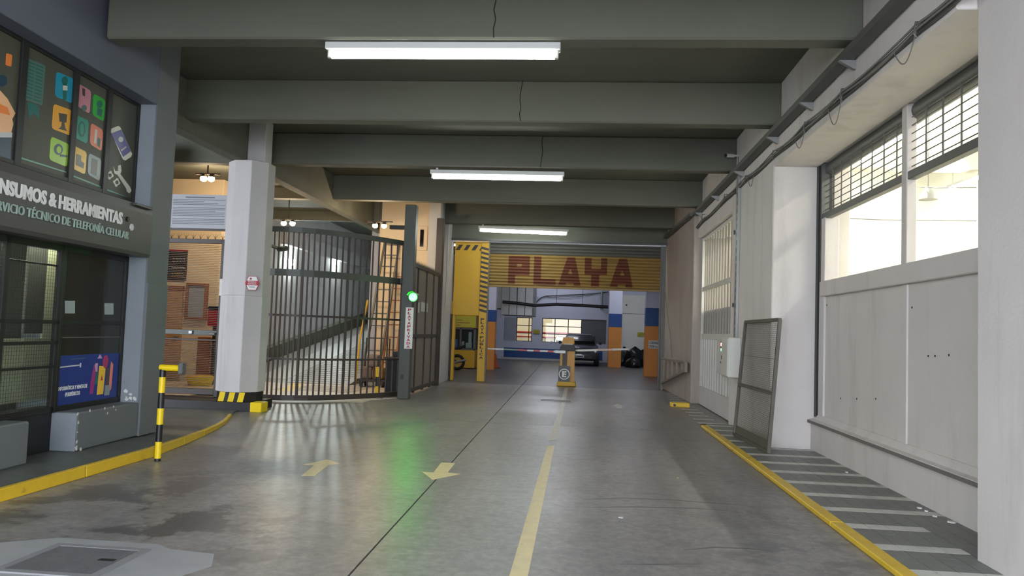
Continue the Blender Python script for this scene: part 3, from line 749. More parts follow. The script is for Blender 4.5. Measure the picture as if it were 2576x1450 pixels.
fr(dr, [(DL-.03, yL-.03, 0.5, DL+.02, yL+.03, 2.24), (DL-.03, y0-.09, 0.5, DL+.02, y0-.03, 2.24), (DL-.03, -9, 2.17, DL+.02, y0-.03, 2.24), (DL-.03, -9, 0.5, DL+.02, y0-.03, 0.56),
        (DL-.03, -9, 1.41, DL+.02, y0-.03, 1.45), (DL-.03, -9, 1.20, DL+.02, y0-.03, 1.235), (DL-.03, -9, 0.96, DL+.02, y0-.03, 0.985), (DL-.03, yL, 2.0, DL-.01, y0-.03, 2.02)])
mb = MB(FT)
k = 0.6
while k < 2.2: mb.box(DL+.002, yL-1.2, k, DL+.004, y0-.05, k+.0025); k += 0.036
k = yL-1.2
while k < y0-.06: mb.box(DL+.002, k, 0.56, DL+.004, k+.0025, 2.2); k += 0.036
tag(mb.build('wire_grid', M_BLACK, dr), kind='stuff')
# shop interior
si = struct('wall_shop', (-7, 7, 0.1), 'dim shop interior behind the glazed door', 'wall')
for nm, b, m in (('inner_wall', (-3.0, -9, 0.1, -2.9, 0, 2.6), M_CREAM), ('inner_ceiling', (-3.0, -9, 2.5, -0.30, 0, 2.6), M_CREAM), ('partition', (-1.6, -1.05, 0.1, -1.5, 0, 2.5), M_DSTEEL)):
    MB(FT).box(*b).build(nm, m, si)
M_BLIND = mat('pale_blind', (196, 196, 168), 0.7, var=0.06, scale=4)
for a, b, z0_, z1_, m in ((-1.45, -1.12, .6, 2.2, M_BLIND), (-1.75, -1.46, 1.3, 2.2, M_DSTEEL), (-2.35, -1.78, .6, 1.25, M_BLIND), (-1.75, -1.46, .6, 1.25, M_BLIND), (-3.0, -2.4, .6, 2.2, M_BLIND)):
    MB(FT).box(-0.58, a+.42, z0_, -0.55, b+.42, z1_).build('blind_panel', m, si)
ob = MB(FT).tube([(-0.42, -2.6, 2.36), (-0.42, -0.9, 2.36)], 0.02).build('shop_fill_tube', M_STUBE)  # unseen tube added to light the blinds behind the glass
tag(ob, 'tube added unseen inside the shop above the glazed door to light the blinds', 'lamp')
# blue poster in the lower window
pts = [onF(px, py, DL) for px, py in ((143, 905), (308, 880), (306, 979), (143, 1001))]
pz0 = 0.555; pz1 = (pts[0][1]+pts[1][1])/2; pa = pts[0][0]; pb = -0.06
po = thing('poster', FT @ Vector((DL, (pa+pb)/2, pz0)), 'blue computer accessories poster with yellow and pink shapes low in the shop window', 'poster')
MB(FT).box(DL+.001, pa, pz0, DL+.005, pb, pz1).build('sheet', mat('poster_blue', (24, 50, 122), 0.4, var=0.12, scale=2), po)
wd = pb-pa; ht = pz1-pz0
def PO(name, poly, m, l=.007): MB(FT).prism([(pa+wd*u, pz0+ht*v) for u, v in poly], (DL+.004, 0, 0), (0, 1, 0), (0, 0, 1), (l-.004, 0, 0)).build(name, m, po)
PO('print_line', [(0, .78), (.35, .80), (.35, .775), (0, .755)], IM['cuff'])
PO('print_knob', [(.34, .83), (.36, .83), (.36, .74), (.34, .74)], IM['cuff'])
PO('print_line', [(.2, .92), (.42, .93), (.42, .92), (.2, .91)], IM['chip'])
mag = mat('print_magenta', (150, 48, 120), .4); pnk = mat('print_rose', (196, 150, 182), .4); yel = mat('print_yellow', (232, 190, 46), .4); crm = mat('print_crimson', (170, 50, 96), .4)
PO('print_shape', [(.53, .15), (.58, .15), (.61, .6), (.57, .78), (.53, .4)], mag); PO('print_shape', [(.565, .62), (.63, .62), (.63, .80), (.59, .80)], pnk)
PO('print_shape', [(.60, .35), (.645, .35), (.645, .62), (.60, .62)], H); PO('print_shape', [(.62, .9), (.70, .9), (.66, .99)], pnk)
PO('print_shape', [(.65, .12), (.75, .12), (.77, .72), (.66, .74)], yel, .008); PO('print_shape', [(.69, .42), (.73, .42), (.71, .55)], crm, .009)
PO('print_shape', [(u, v) for u, v in ell(.76, .82, .045, .15)], crm, .008)
PO('print_shape', [(.79, .2), (.84, .2), (.84, .68), (.79, .68)], IM['glyph'], .008); PO('print_shape', [(.78, .08), (.86, .08), (.86, .3), (.78, .3)], IM['grey'], .009)
PO('print_shape', [(.85, .15), (.89, .2), (.90, .75), (.86, .82), (.85, .5)], IM['salmon'], .007)
text_mb('INFORMÁTICA Y VENTA DE', (DL+.005, pa+wd*.04, pz0+ht*.30), (0, wd*.44, 0), (0, 0, ht*.10), .003, .02, FT).build('lettering', M_WHITEM, po)
text_mb('PERIFÉRICOS', (DL+.005, pa+wd*.15, pz0+ht*.17), (0, wd*.22, 0), (0, 0, ht*.10), .003, .02, FT).build('lettering', M_WHITEM, po)

# ---- striped bollard with arm at the kerb
bp = (-4.40, 7.86)
bl = thing('bollard', (bp[0], bp[1], 0), 'black and yellow striped bollard post with a side arm at the left kerb', 'bollard')
zs = [0, .03, .205, .385, .555, .72, .885, .965]
for k, (a, b) in enumerate(zip(zs, zs[1:])):
    MB().tube([(*bp, a), (*bp, b)], 0.0335 if k % 2 else 0.0325, 16).build('band', M_YELP if k % 2 else M_BLACK, bl, smooth=True)
MB().tube([(bp[0]-0.03, bp[1], 0.985), (bp[0]+0.19, bp[1], 0.985)], 0.034, 16).build('arm', M_YELP, bl, smooth=True)
MB().box(bp[0]+.185, bp[1]-.05, .92, bp[0]+.235, bp[1]+.05, 1.05).build('pad', M_DSTEEL, bl, bevel=.012)

# =================================================================== WHITE OCTAGONAL COLUMN
cx, cyy = -5.83, 12.95
col = thing('concrete_column', (cx, cyy, 0.15), 'white octagonal concrete column with striped foot beside the barred gate', 'column')
def octp(r, z0, z1):
    mb = MB(); a = [((r/math.cos(math.pi/8))*math.cos(math.pi/8+k*math.pi/4), (r/math.cos(math.pi/8))*math.sin(math.pi/8+k*math.pi/4)) for k in range(8)]
    return mb.prism(a, (cx, cyy, z0), (1, 0, 0), (0, 1, 0), (0, 0, z1-z0))
octp(.375, .31, 1.95).build('lower_shaft', M_WALLG, col, bevel=.006)
octp(.362, 1.95, 4.28).build('upper_shaft', M_WALLG, col, bevel=.006)
MB().box(-5.90, cyy-.15, 4.28, -5.55, cyy+.15, 5.04).build('neck', M_WALLG, col, bevel=.01)
octp(.345, .15, .31).build('foot', M_BLACK, col)
for k, x in enumerate((-6.03, -5.86, -5.69)):
    MB().prism([(0, 0), (.10, 0), (.135, .158), (.035, .158)], (x-.03, cyy-.35, .151), (1, 0, 0), (0, 0, 1), (0, .006, 0)).build('foot_stripe', M_YELP, col)
sx, sz = onY(635, 713, cyy-.364).x, onY(635, 713, cyy-.364).z
hs = thing('security_sign', (sx, cyy-.37, sz-.12), 'small hexagonal red and white security sign on the white column', 'sign')
hexp = [(-.125, 0), (-.07, .12), (.07, .12), (.125, 0), (.07, -.12), (-.07, -.12)]
MB().prism(hexp, (sx, cyy-.362, sz), (1, 0, 0), (0, 0, 1), (0, -.006, 0)).build('plate', M_SREDT, hs)
MB().prism([(x*.93, y*.93) for x, y in hexp], (sx, cyy-.366, sz), (1, 0, 0), (0, 0, 1), (0, -.004, 0)).build('face', M_WHITEM, hs)
MB().prism([(-.115, -.035), (.115, -.035), (.122, 0), (.115, .04), (-.115, .04), (-.122, 0)], (sx, cyy-.3695, sz), (1, 0, 0), (0, 0, 1), (0, -.002, 0)).build('band', M_SREDT, hs)
text_mb('PROPIEDAD\nPROTEGIDA', (sx-.075, cyy-.3715, sz-.026), (.15, 0, 0), (0, 0, .058), .001, .01, align='CENTER').build('lettering', M_WHITEM, hs)
MB().prism(ell(0, 0, .02, .018), (sx-.03, cyy-.3702, sz+.075), (1, 0, 0), (0, 0, 1), (0, -.001, 0)).build('emblem', M_SREDT, hs)
MB().box(sx-.05, cyy-.3712, sz-.07, sx+.05, cyy-.3702, sz-.06).build('small_print', M_INK, hs)

# =================================================================== PEDESTRIAN GATE AND NOTICE BOARD
GY = 13.2
pg = thing('pedestrian_gate', (-6.9, GY, .156), 'dark framed mesh pedestrian gate left of the white column', 'gate')
def PG(name, *b, m=M_BARS): return MB().box(*b).build(name, m, pg, bevel=.004)
PG('frame_post', -7.52, GY-.03, .156, -7.44, GY+.03, 2.96); PG('frame_post', -6.42, GY-.03, .156, -6.34, GY+.03, 2.96)
PG('top_rail', -7.44, GY-.03, 2.88, -6.42, GY+.03, 2.96); PG('bottom_rail', -7.44, GY-.03, .19, -6.42, GY+.03, .29)
PG('lock_rail', -7.44, GY-.03, 1.24, -6.42, GY+.03, 1.33, m=M_DGREEN); PG('lower_lock_rail', -7.44, GY-.02, 1.14, -6.42, GY+.02, 1.17)
MB().box(-6.93, GY-.06, 1.255, -6.86, GY-.03, 1.315).build('lock', M_STEEL, pg, bevel=.006)
MB().box(-6.55, GY-.07, 1.25, -6.44, GY-.03, 1.29).build('latch', M_DSTEEL, pg, bevel=.006)
mb = MB(); z = .31
while z < 2.87:
    if not 1.12 < z < 1.34: mb.bar((-7.44, GY, z), (-6.42, GY, z-.012), .004, .007)
    z += .031
tag(mb.build('mesh_infill', M_BARS, pg), kind='stuff')
for k in range(8):
    x = -7.38+k*.137; mb = MB()
    for dx in (-.03, 0, .035): mb.tube([(x, GY, 2.955), (x+dx*.5, GY, 3.0), (x+dx*1.6, GY+dx*.4, 3.06)], [.005, .004, .001], 5)
    mb.build('spike', M_BARS, pg)
MB().box(-11.5, GY-.08, .15, -7.52, GY+.08, 4.7).build('gate_side_wall', M_FACD, lb)
PG('intercom', -6.40, GY-.07, 1.95, -6.345, GY-.03, 2.25, m=M_OFFW)
nb = thing('notice_board', (-6.87, GY, 3.12), 'wide pale notice board of small print hung above the mesh gate', 'sign')
MB().box(-7.42, GY-.02, 3.15, -6.345, GY, 3.76).build('board', M_PAPER, nb)
MB().box(-7.42, GY-.025, 3.11, -6.345, GY+.01, 3.15).build('hanger_rail', M_BARS, nb)
MB().box(-7.15, GY-.022, 3.70, -6.60, GY-.0205, 3.72).build('heading_line', M_INK, nb)
for k in range(16):
    z = 3.66-k*.029
    if k in (4, 11): continue
    MB().box(-7.38, GY-.022, z, -6.40-random.choice((0, 0, .02, .4))*random.random(), GY-.0205, z+.010).build('text_line', M_INK, nb)
# lobby fittings
o = thing('menu_board', (-8.7, 16.5, 2.6), 'dark lobby board with white and yellow script seen through the mesh gate', 'sign')
q0 = onY(433, 628, 16.55); q1 = onY(466, 705, 16.55)
MB().box(q0.x-.25, 16.55, q1.z, q1.x, 16.6, q0.z).build('panel', mat('board_brown', (58, 40, 30), .5), o, bevel=.004)
MB().box(q0.x-.25, 16.545, q0.z-.03, q1.x, 16.55, q0.z).build('edging', M_REDP, o)
for k, (t, m) in enumerate(((.30, M_WHITEM), (.40, M_WHITEM), (.60, M_WHITEM), (.80, M_YELP), (.90, M_ORANGE))):
    z = q0.z+(q1.z-q0.z)*t
    MB().tube([(q0.x+.02+(q1.x-q0.x-.05)*s/14, 16.546, z+.012*math.sin(s*2.3)) for s in range(15)], .008, 4).build('script_line', m, o)
q0 = onY(468, 712, 16.5); q1 = onY(516, 806, 16.5)
o = thing('framed_notice', ((q0.x+q1.x)/2, 16.5, q1.z), 'wooden framed white notice on the lobby wall behind the mesh', 'frame')
a0, a1, b0, b1 = q0.x, q1.x, q1.z, q0.z
MB().box(a0+.05, 16.54, b0+.05, a1-.05, 16.56, b1-.05).build('sheet', M_PAPER, o)
for b in ((a0, 16.5, b0, a0+.06, 16.6, b1), (a1-.06, 16.5, b0, a1, 16.6, b1), (a0+.06, 16.5, b0, a1-.06, 16.6, b0+.06), (a0+.06, 16.5, b1-.06, a1-.06, 16.6, b1)):
    MB().box(*b).build('frame_side', M_WOOD, o, bevel=.006)
q0 = onY(528, 775, 15.7); q1 = onY(556, 822, 15.7)
o = thing('red_box', ((q0.x+q1.x)/2, 15.7, .156), 'red box with black lid on a post inside the mesh gate', 'box')
xm = (q0.x+q1.x)/2; hw = .13
MB().box(xm-hw, 15.6, q1.z, xm+hw, 15.8, q0.z-.03).build('body', M_REDP, o, bevel=.015)
MB().prism([(-hw-.01, 0), (hw+.01, 0), (hw-.03, .07), (-hw+.03, .07)], (xm, 15.59, q0.z-.03), (1, 0, 0), (0, 0, 1), (0, .22, 0)).build('lid', M_BLACK, o)
MB().box(xm-.03, 15.67, .156, xm+.03, 15.73, q1.z).build('post', M_BARS, o)
q0 = onY(503, 848, 15.9); q1 = onY(530, 958, 15.9)
o = thing('small_cabinet', ((q0.x+q1.x)/2, 15.9, .156), 'brown wooden cabinet against the lobby wall', 'cabinet')
MB().box(q0.x, 15.8, .2, q1.x, 16.1, q0.z).build('body', M_WOOD, o, bevel=.008); MB().box(q0.x+.02, 15.785, .25, q1.x-.02, 15.8, q0.z-.05).build('door', M_WOOD, o, bevel=.004)
MB().box(q0.x+.02, 15.83, .156, q1.x-.02, 16.07, .2).build('base', M_BLACK, o)
q0 = onY(425, 730, 16.4); q1 = onY(438, 980, 16.4)
o = thing('lobby_door', ((q0.x+q1.x)/2, 16.5, .156), 'plain tan door leaf at the far left of the lobby', 'door')
MB().box(q0.x-.7, 16.52, .17, q1.x, 16.6, q0.z).build('leaf', mat('tan_door', (190, 148, 106), .5), o, bevel=.006)
MB().box(q1.x-.14, 16.46, 1.1, q1.x-.04, 16.52, 1.13).build('handle', M_STEEL, o); MB().box(q0.x-.7, 16.5, q0.z, q1.x, 16.6, q0.z+.1).build('head_frame', M_WOOD, o)
yk = fl(497, 972, .156)
o = thing('yellow_planter', (yk.x-.06, yk.y+.2, .156), 'low yellow half round block on the lobby floor', 'block')
MB().lathe((yk.x-.06, yk.y+.2, .156), (0, 0, 1), [(0, .22), (.04, .24), (.17, .28), (.19, .28)], 18).build('body', M_YELP, o, smooth=True)
MB().lathe((yk.x-.06, yk.y+.2, .346), (0, 0, 1), [(0, .265), (.012, .255)], 18).build('top', M_YEL, o)

# =================================================================== BARRED VEHICLE GATE
GA, GB, GC = Vector((-6.10, 14.35)), Vector((-4.98, 14.72)), Vector((-3.845, 16.27))
ctrl = 2*GB-0.5*(GA+GC)
def gp(t): return GA*(1-t)**2+ctrl*2*t*(1-t)+GC*t*t
vg = thing('barred_gate', (*gp(.5), 0), 'tall curved brown steel bar gate of the private ramp', 'gate')
def grail(name, z0, z1, th, t0=0.0, t1=1.0, m=M_BARS):
    n = 10; rows = []
    mb = MB(); ring = []
    for k in range(n+1):
        t = t0+(t1-t0)*k/n; p = gp(t); d = (gp(min(1, t+.01))-gp(max(0, t-.01))).normalized(); nrm = Vector((d.y, -d.x))
        a = p+nrm*th/2; b = p-nrm*th/2
        rows.append([(a.x, a.y, z0), (a.x, a.y, z1), (b.x, b.y, z1), (b.x, b.y, z0), (a.x, a.y, z0)])
    mb.grid(rows); mb.f.append([0, 1, 2, 3]); e = len(mb.v)-5; mb.f.append([e, e+3, e+2, e+1])
    return mb.build(name, m, vg)
grail('top_rail', 3.27, 3.37, .06, m=M_DGREEN); grail('middle_rail', 2.42, 2.55, .06, m=M_DGREEN)
grail('thin_rail', 1.64, 1.68, .04); grail('thin_rail', .80, .84, .04); grail('bottom_rail', .03, .13, .06)
nb_ = 25; proto_b = {}
for k in range(nb_+1):
    t = k/nb_; p = gp(t); thick = k in (0, 8, 16, 25)
    wq = .045 if thick else .028
    if thick not in proto_b:
        proto_b[thick] = MB().box(p.x-wq/2, p.y-wq/2, .1, p.x+wq/2, p.y+wq/2, 3.30).build('bar', M_BARS, vg)
    else:
        w0 = WLOC[proto_b[thick].name]; dup(proto_b[thick], (p.x-w0.x, p.y-w0.y, 0))
for t in (.1, .9):
    p = gp(t); MB().tube([(p.x-.02, p.y, .03), (p.x+.02, p.y, .03)], .03, 12).build('wheel', M_STEEL, vg)
tr_ = MB(); rows = []
for k in range(11):
    p = gp(k/10); d = (gp(min(1, k/10+.01))-gp(max(0, k/10-.01))).normalized(); n_ = Vector((d.y, -d.x))
    a = p+n_*.09; b = p+n_*.05; rows.append([(a.x, a.y, .0), (a.x, a.y, .015), (b.x, b.y, .015), (b.x, b.y, 0)])
tr_.grid(rows); tr_.build('floor_track', M_OFFW, vg)
# green steel post, signal and sign
gpst = MB().box(-3.78, 15.98, 0, -3.54, 16.2, 4.12).build('gate_post', M_DGREEN, None, bevel=.01)
tag(gpst, 'dark green square steel post at the right end of the barred gate', 'post')
MB().box(-3.72, 15.965, .42, -3.66, 15.985, .52).build('lock_plate', M_BLACK, gpst)
MB().box(-4.12, 16.05, 3.60, -3.78, 16.15, 3.68).build('bracket', M_BLACK, gpst); MB().box(-3.82, 15.95, 2.42, -3.77, 16.1, 2.54).build('hinge', M_BLACK, gpst, bevel=.006)
q = onY(1040, 748, 15.94)
tl = thing('signal_light', (q.x, 15.96, q.z-.12), 'round green traffic signal lit on the gate post', 'signal light')
MB().tube([(q.x, 15.979, q.z), (q.x, 15.90, q.z)], .115, 20).build('housing', M_BLACK, tl, smooth=True)
MB().lathe((q.x, 15.90, q.z), (0, -1, 0), [(0, .088), (.012, .08), (.022, .055), (.028, .01)], 20).build('lens', M_GREEN, tl, smooth=True)
mb = MB(); rows = []
for k in range(11):
    a = math.radians(20+140*k/10); rows.append([(q.x+.115*math.cos(a), 15.90, q.z+.115*math.sin(a)), (q.x+.115*math.cos(a), 15.78, q.z+.115*math.sin(a))])
mb.grid(rows); mb.grid([[(x*1.0+(x-q.x)*-.05, y, z-(z-q.z)*.05) for x, y, z in r] for r in rows]); mb.build('visor', M_BLACK, tl)
ps = thing('private_parking_sign', (-3.585, 15.97, 1.06), 'white upright board with red letters PLAYA PRIVADA on the gate post', 'sign')
MB().box(-3.67, 15.964, 1.06, -3.50, 15.979, 1.93).build('board', M_WHITEM, ps, bevel=.003)
for k, ch in enumerate('PLAYAPRIVADA'):
    wd = .075 if ch != 'I' else .02; z = 1.915-(k+1)*.0705
    text_mb(ch, (-3.585-wd/2, 15.964, z+.008), (wd, 0, 0), (0, 0, .054), .002, .04).build('letter', M_SREDT, ps)

# ---- sheet metal fence to the right of the post
FX = -3.76
sf = thing('sheet_metal_fence', (FX, 18.5, 0), 'grey sheet metal fence with spiked top between post and wall', 'fence')
M_SHEET = mat('fence_sheet_grey', (126, 118, 108), .5, var=.1)
fy = [16.34, 17.45, 18.45, 19.35, 20.03]
for a, b in zip(fy, fy[1:]):
    MB().box(FX-.012, a, .12, FX, b, 2.9).build('sheet', M_SHEET, sf)
for y in fy: MB().box(FX-.03, y-.035, .02, FX+.025, y+.035, 2.95).build('post', M_BARS, sf, bevel=.004)
for a, b in ((2.88, 2.96), (1.28, 1.36), (.06, .14)): MB().box(FX-.02, 16.34, a, FX+.03, 20.06, b).build('rail', M_BARS, sf)
mb = MB(); y = 16.38
while y < 20.0:
    for dz, dy in ((.12, .0), (.09, .06), (.09, -.06)): mb.tube([(FX, y, 2.95), (FX+dy*.3, y+dy, 2.95+dz)], [.008, .001], 4)
    y += .13
tag(mb.build('spikes', M_DSTEEL, sf), kind='stuff')
for a, b, c, d in ((17.55, 17.75, 1.86, 2.10), (17.95, 18.38, 1.90, 2.12), (18.53, 18.7, 1.90, 2.12)):
    MB().box(FX+.001, a, c, FX+.008, b, d).build('bright_opening', M_WHITEM, sf)  # white plates stand in for bright openings with light behind
tp = MB().box(FX-.12, 20.1, 0, FX+.06, 20.35, 4.45).build('steel_post', M_BARS, None, bevel=.008)
tag(tp, 'tall dark steel post rising from the fence to the ceiling', 'post')

# ---- things stored behind the gate
def ladder(name, base, top, width, n, m, label, cat='ladder'):
    base = Vector(base); top = Vector(top); t = thing(name, base, label, cat)
    side = Vector((1, 0, 0)) if abs((top-base).x) < abs((top-base).y)+.01 else Vector((0, 1, 0))
    for s in (-1, 1): MB().bar(base+side*s*width/2, top+side*s*width/2, .045, .07).build('rail', m, t)
    for k in range(n):
        p = base+(top-base)*((k+.7)/n); MB().bar(p-side*width/2, p+side*width/2, .03).build('rung', m, t)
    return t
ladder('ladder', (-5.35, 19.4, 0), (-5.25, 20.85, 3.9), .42, 12, M_DSTEEL, 'tall grey ladder leaning on the cream wall behind the gate')
ladder('ladder', (-4.95, 19.7, 0), (-5.0, 20.9, 3.0), .34, 9, M_WOOD, 'shorter brown ladder leaning beside the tall one')
o = MB().tube([(-5.55, 18.9, .02), (-5.68, 19.6, 1.2), (-5.72, 20.3, 2.2)], .025).build('yellow_pole', M_YEL); tag(o, 'thin yellow pole standing left of the ladders', 'pole')
o = thing('hand_cart', (-5.1, 18.9, 0), 'hand cart loaded with bundles in front of the ladders', 'cart')
MB().box(-5.45, 18.7, .14, -4.75, 19.2, .2).build('deck', M_BARS, o)
for x in (-5.38, -4.82): MB().tube([(x, 18.75, .075), (x+.05, 18.75, .075)], .075, 14).build('wheel', M_RUBBER, o)
for x in (-5.38, -4.82): MB().tube([(x, 19.18, .075), (x+.05, 19.18, .075)], .075, 14).build('wheel', M_RUBBER, o)
MB().tube([(-5.4, 19.2, .2), (-5.4, 19.25, 1.2), (-4.8, 19.25, 1.2), (-4.8, 19.2, .2)], .02).build('handle', M_BARS, o)
for k, (x, y, z, s) in enumerate(((-5.25, 18.95, .2, .3), (-4.95, 18.92, .2, .28), (-5.12, 18.98, .5, .3))):
    MB().box(x-s/2, y-.2, z, x+s/2, y+.2, z+s).build('bundle', mat('bundle%d' % k, ((120, 104, 90), (150, 120, 84), (132, 118, 110))[k], .8), o, bevel=.06, seg=2)
q = fl(990, 992)
o = thing('waste_bin', (-4.12, 17.25, 0), 'black plastic bin just behind the right end of the gate', 'bin')
MB().prism([(-.17, 0), (.17, 0), (.2, .78), (-.2, .78)], (-4.14, 17.05, 0), (1, 0, 0), (0, 0, 1), (0, .4, 0)).build('body', M_RUBBER, o, bevel=.02)
MB().box(-4.36, 17.03, .78, -3.92, 17.47, .83).build('lid', M_CARDK, o, bevel=.012); MB().box(-4.25, 17.4, .83, -4.03, 17.45, .95).build('handle', M_CARDK, o, bevel=.01)
o = thing('short_bollard', (-4.45, 17.0, 0), 'short yellow and black bollard behind the gate beside the bin', 'bollard')
for a, b, m in ((0, .17, M_YELP), (.17, .38, M_BLACK), (.38, .55, M_YELP)): MB().tube([(-4.47, 17.0, a), (-4.47, 17.0, b)], .055, 14).build('band', m, o, smooth=True)
MB().lathe((-4.47, 17.0, .55), (0, 0, 1), [(0, .055), (.03, .045), (.045, .01)], 14).build('cap', M_YELP, o, smooth=True)

# ---- warm twin floodlights and white wall floodlights
def twin(x, y, z, zc, label, dx=.22):
    t = thing('twin_floodlight', (x, y, z), label, 'lamp', 'warm twin floodlights of the private entrance')
    MB().tube([(x, y, z+.10), (x, y, zc)], .015).build('stem', M_BARS, t)
    MB().box(x-dx-.1, y-.02, z+.07, x+dx+.1, y+.02, z+.10).build('crossbar', M_BARS, t)
    for s in (-1, 1):
        MB().lathe((x+s*dx/2, y, z+.07), (0, 0, -1), [(0, .03), (.03, .06), (.05, .065)], 14).build('holder', M_BARS, t)
        MB().lathe((x+s*dx/2, y, z+.03), (0, 0, -1), [(0, .055), (.04, .068), (.08, .055), (.10, .015)], 14).build('bulb', M_WARM, t, smooth=True)
qa = onY(522, 446, 14.9); twin(qa.x, 14.9, qa.z-.02, 5.04 if qa.z > 4.6 else 4.7, 'warm twin floodlight hanging over the mesh gate lobby', .16)
qb = onY(725, 559, 18.2); twin(qb.x, 18.2, qb.z-.02, 4.7, 'warm twin floodlight above the left half of the barred gate')
qc = onY(955, 565, 18.2); twin(qc.x, 18.2, qc.z-.02, 5.04, 'warm twin floodlight above the right half of the barred gate')
for px, py, lab in ((735, 660, 'nearest white floodlight on the ramp wall'), (850, 660, 'second white floodlight on the ramp wall'), (924, 661, 'farthest white floodlight on the ramp wall')):
    q = onX(px, py, -9.2)
    t = thing('wall_floodlight', (q.x, q.y, q.z-.1), lab, 'lamp', 'white floodlights of the ramp')
    MB().box(-9.3, q.y-.20, q.z-.05, -9.27, q.y+.20, q.z+.05).build('housing', M_DSTEEL, t, bevel=.01)
    MB().box(-9.27, q.y-.18, q.z-.10, -9.205, q.y+.18, q.z+.10).build('lens', M_RLED, t)
    MB().box(-9.3, q.y-.03, q.z-.2, -9.26, q.y+.03, q.z-.11).build('bracket', M_DSTEEL, t)
q = onY(712, 627, 13.9)
o = thing('gate_camera', (q.x, 13.9, q.z), 'dark camera on an arm beside the white column above the gate', 'camera')
MB().bar((-5.58, 13.28, q.z), (q.x-.05, 13.9, q.z), .05).build('arm', M_DGREEN, o); MB().tube([(q.x-.1, 13.92, q.z), (q.x+.08, 13.86, q.z+.01)], .05, 12).build('body', M_DGREEN, o, smooth=True)

# =================================================================== CEILING LAMPS
def tube_lamp(px, py, Y, L, label, tilt=0.0, dz=0.0):
    q = onY(px, py, Y); x, z = q.x, min(q.z+dz, 4.373)
    t = thing('tube_lamp', (x, Y, z), label, 'lamp', 'fluorescent tube lamps over the drive')
    R = Matrix.Translation((x, Y, z)) @ Matrix.Rotation(tilt, 4, 'Y') @ Matrix.Translation((-x, -Y, -z))
    MB(R).box(x-L/2, Y-.06, z, x+L/2, Y+.06, z+.075).build('batten', M_WHITEM, t, bevel=.006)
    for s in (-1, 1):
        MB(R).box(x+s*(L/2-.06), Y-.025, z-.085, x+s*(L/2-.02), Y+.025, z).build('holder', M_OFFW, t, bevel=.004)
    MB(R).tube([(x-L/2+.06, Y, z-.052), (x+L/2-.06, Y, z-.052)], .034, 14).build('tube', M_TUBE, t, smooth=True)
    MB(R).box(x-L/2+.1, Y-.012, z+.075, x-L/2+.14, Y+.012, 4.452).build('hanger', M_OFFW, t) if 4.45-z > .09 else None
    return t
tube_lamp(1112, 124, 7.70, 2.45, 'nearest and largest lit fluorescent tube under the first beam', .0)
tube_lamp(1250, 441, 13.78, 2.45, 'middle lit fluorescent tube lamp under the third beam', .0)
tube_lamp(1316, 580, 21.15, 2.5, 'farthest lit fluorescent tube lamp above the shutter', .018)

# =================================================================== RIGHT WALL FITTINGS
gr = thing('roller_grille', (3.3, 8.4, 3.2), 'half lowered steel roller grille in the bright opening on the right', 'grille')
MB().box(3.27, 5.74, 3.185, 3.36, 10.88, 3.27).build('bottom_rail', M_DSTEEL, gr, bevel=.006)
MB().tube([(3.40, 5.74, 3.90), (3.40, 10.88, 3.90)], .10, 14).build('drum', M_DSTEEL, gr, smooth=True)
b0 = MB().box(3.305, 10.53, 3.27, 3.317, 10.545, 3.86).build('upright', M_DSTEEL, gr)
for k in range(1, 14):
    if abs(10.53-.35*k-8.1) < .1: continue
    dup(b0, (0, -.35*k, 0))
b0 = MB().tube([(3.311, 5.74, 3.32), (3.311, 10.88, 3.32)], .006, 5).build('wire', M_DSTEEL, gr)
for k in range(1, 7): dup(b0, (0, 0, .085*k))
for y in (10.86, 5.76): MB().box(3.26, y-.03, 2.33, 3.36, y+.03, 3.98).build('guide', M_DSTEEL, gr)
# annex lamps
for k, (x, y) in enumerate(((6.0, 6.0), (6.0, 11.0), (6.0, 16.0), (9.2, 8.5), (9.2, 14.0), (9.2, 19.0))):
    o = thing('annex_tube_lamp', (x, y, 5.5), 'lit tube lamp of the bright hall, ' + ('first', 'second', 'third', 'fourth', 'fifth', 'sixth')[k]+' from the street', 'lamp', 'tube lamps of the bright hall')
    MB().box(x-.06, y-1.2, 5.52, x+.06, y+1.2, 5.58).build('batten', M_WHITEM, o)
    MB().tube([(x, y-1.15, 5.48), (x, y+1.15, 5.48)], .035, 10).build('tube', M_ANT, o, smooth=True)
    for s in (-1, 1): MB().tube([(x, y+s, 5.58), (x, y+s, 6.2)], .008, 6).build('hanger', M_OFFW, o)
for px, py, X, lab in ((2335, 487, 6.5, 'grey bell lamp hanging in the right half of the bright opening'), (2173, 560, 8.0, 'small bell lamp hanging in the left half of the bright opening')):
    q = onX(px, py, X)
    o = thing('bell_lamp', (q.x, q.y, q.z-.12), lab, 'lamp')
    MB().lathe((q.x, q.y, q.z+.12), (0, 0, -1), [(0, .05), (.05, .07), (.1, .12), (.24, .17)], 16).build('shade', M_STEEL, o, smooth=True)
    MB().tube([(q.x, q.y, q.z+.12), (q.x, q.y, 6.2)], .01, 6).build('cord', M_GCABLE, o)
for k, (p, q) in enumerate((((2270, 468), (2455, 472)), ((2075, 548), (2455, 556)))):
    a = onX(*p, 6.4); b = onX(*q, 6.4)
    o = MB().tube([a, (a+b)/2-Vector((0, 0, .02)), b], .009, 5).build('overhead_wire', M_GCABLE); tag(o, ('upper', 'lower')[k]+' thin wire strung across the bright hall', 'wire')

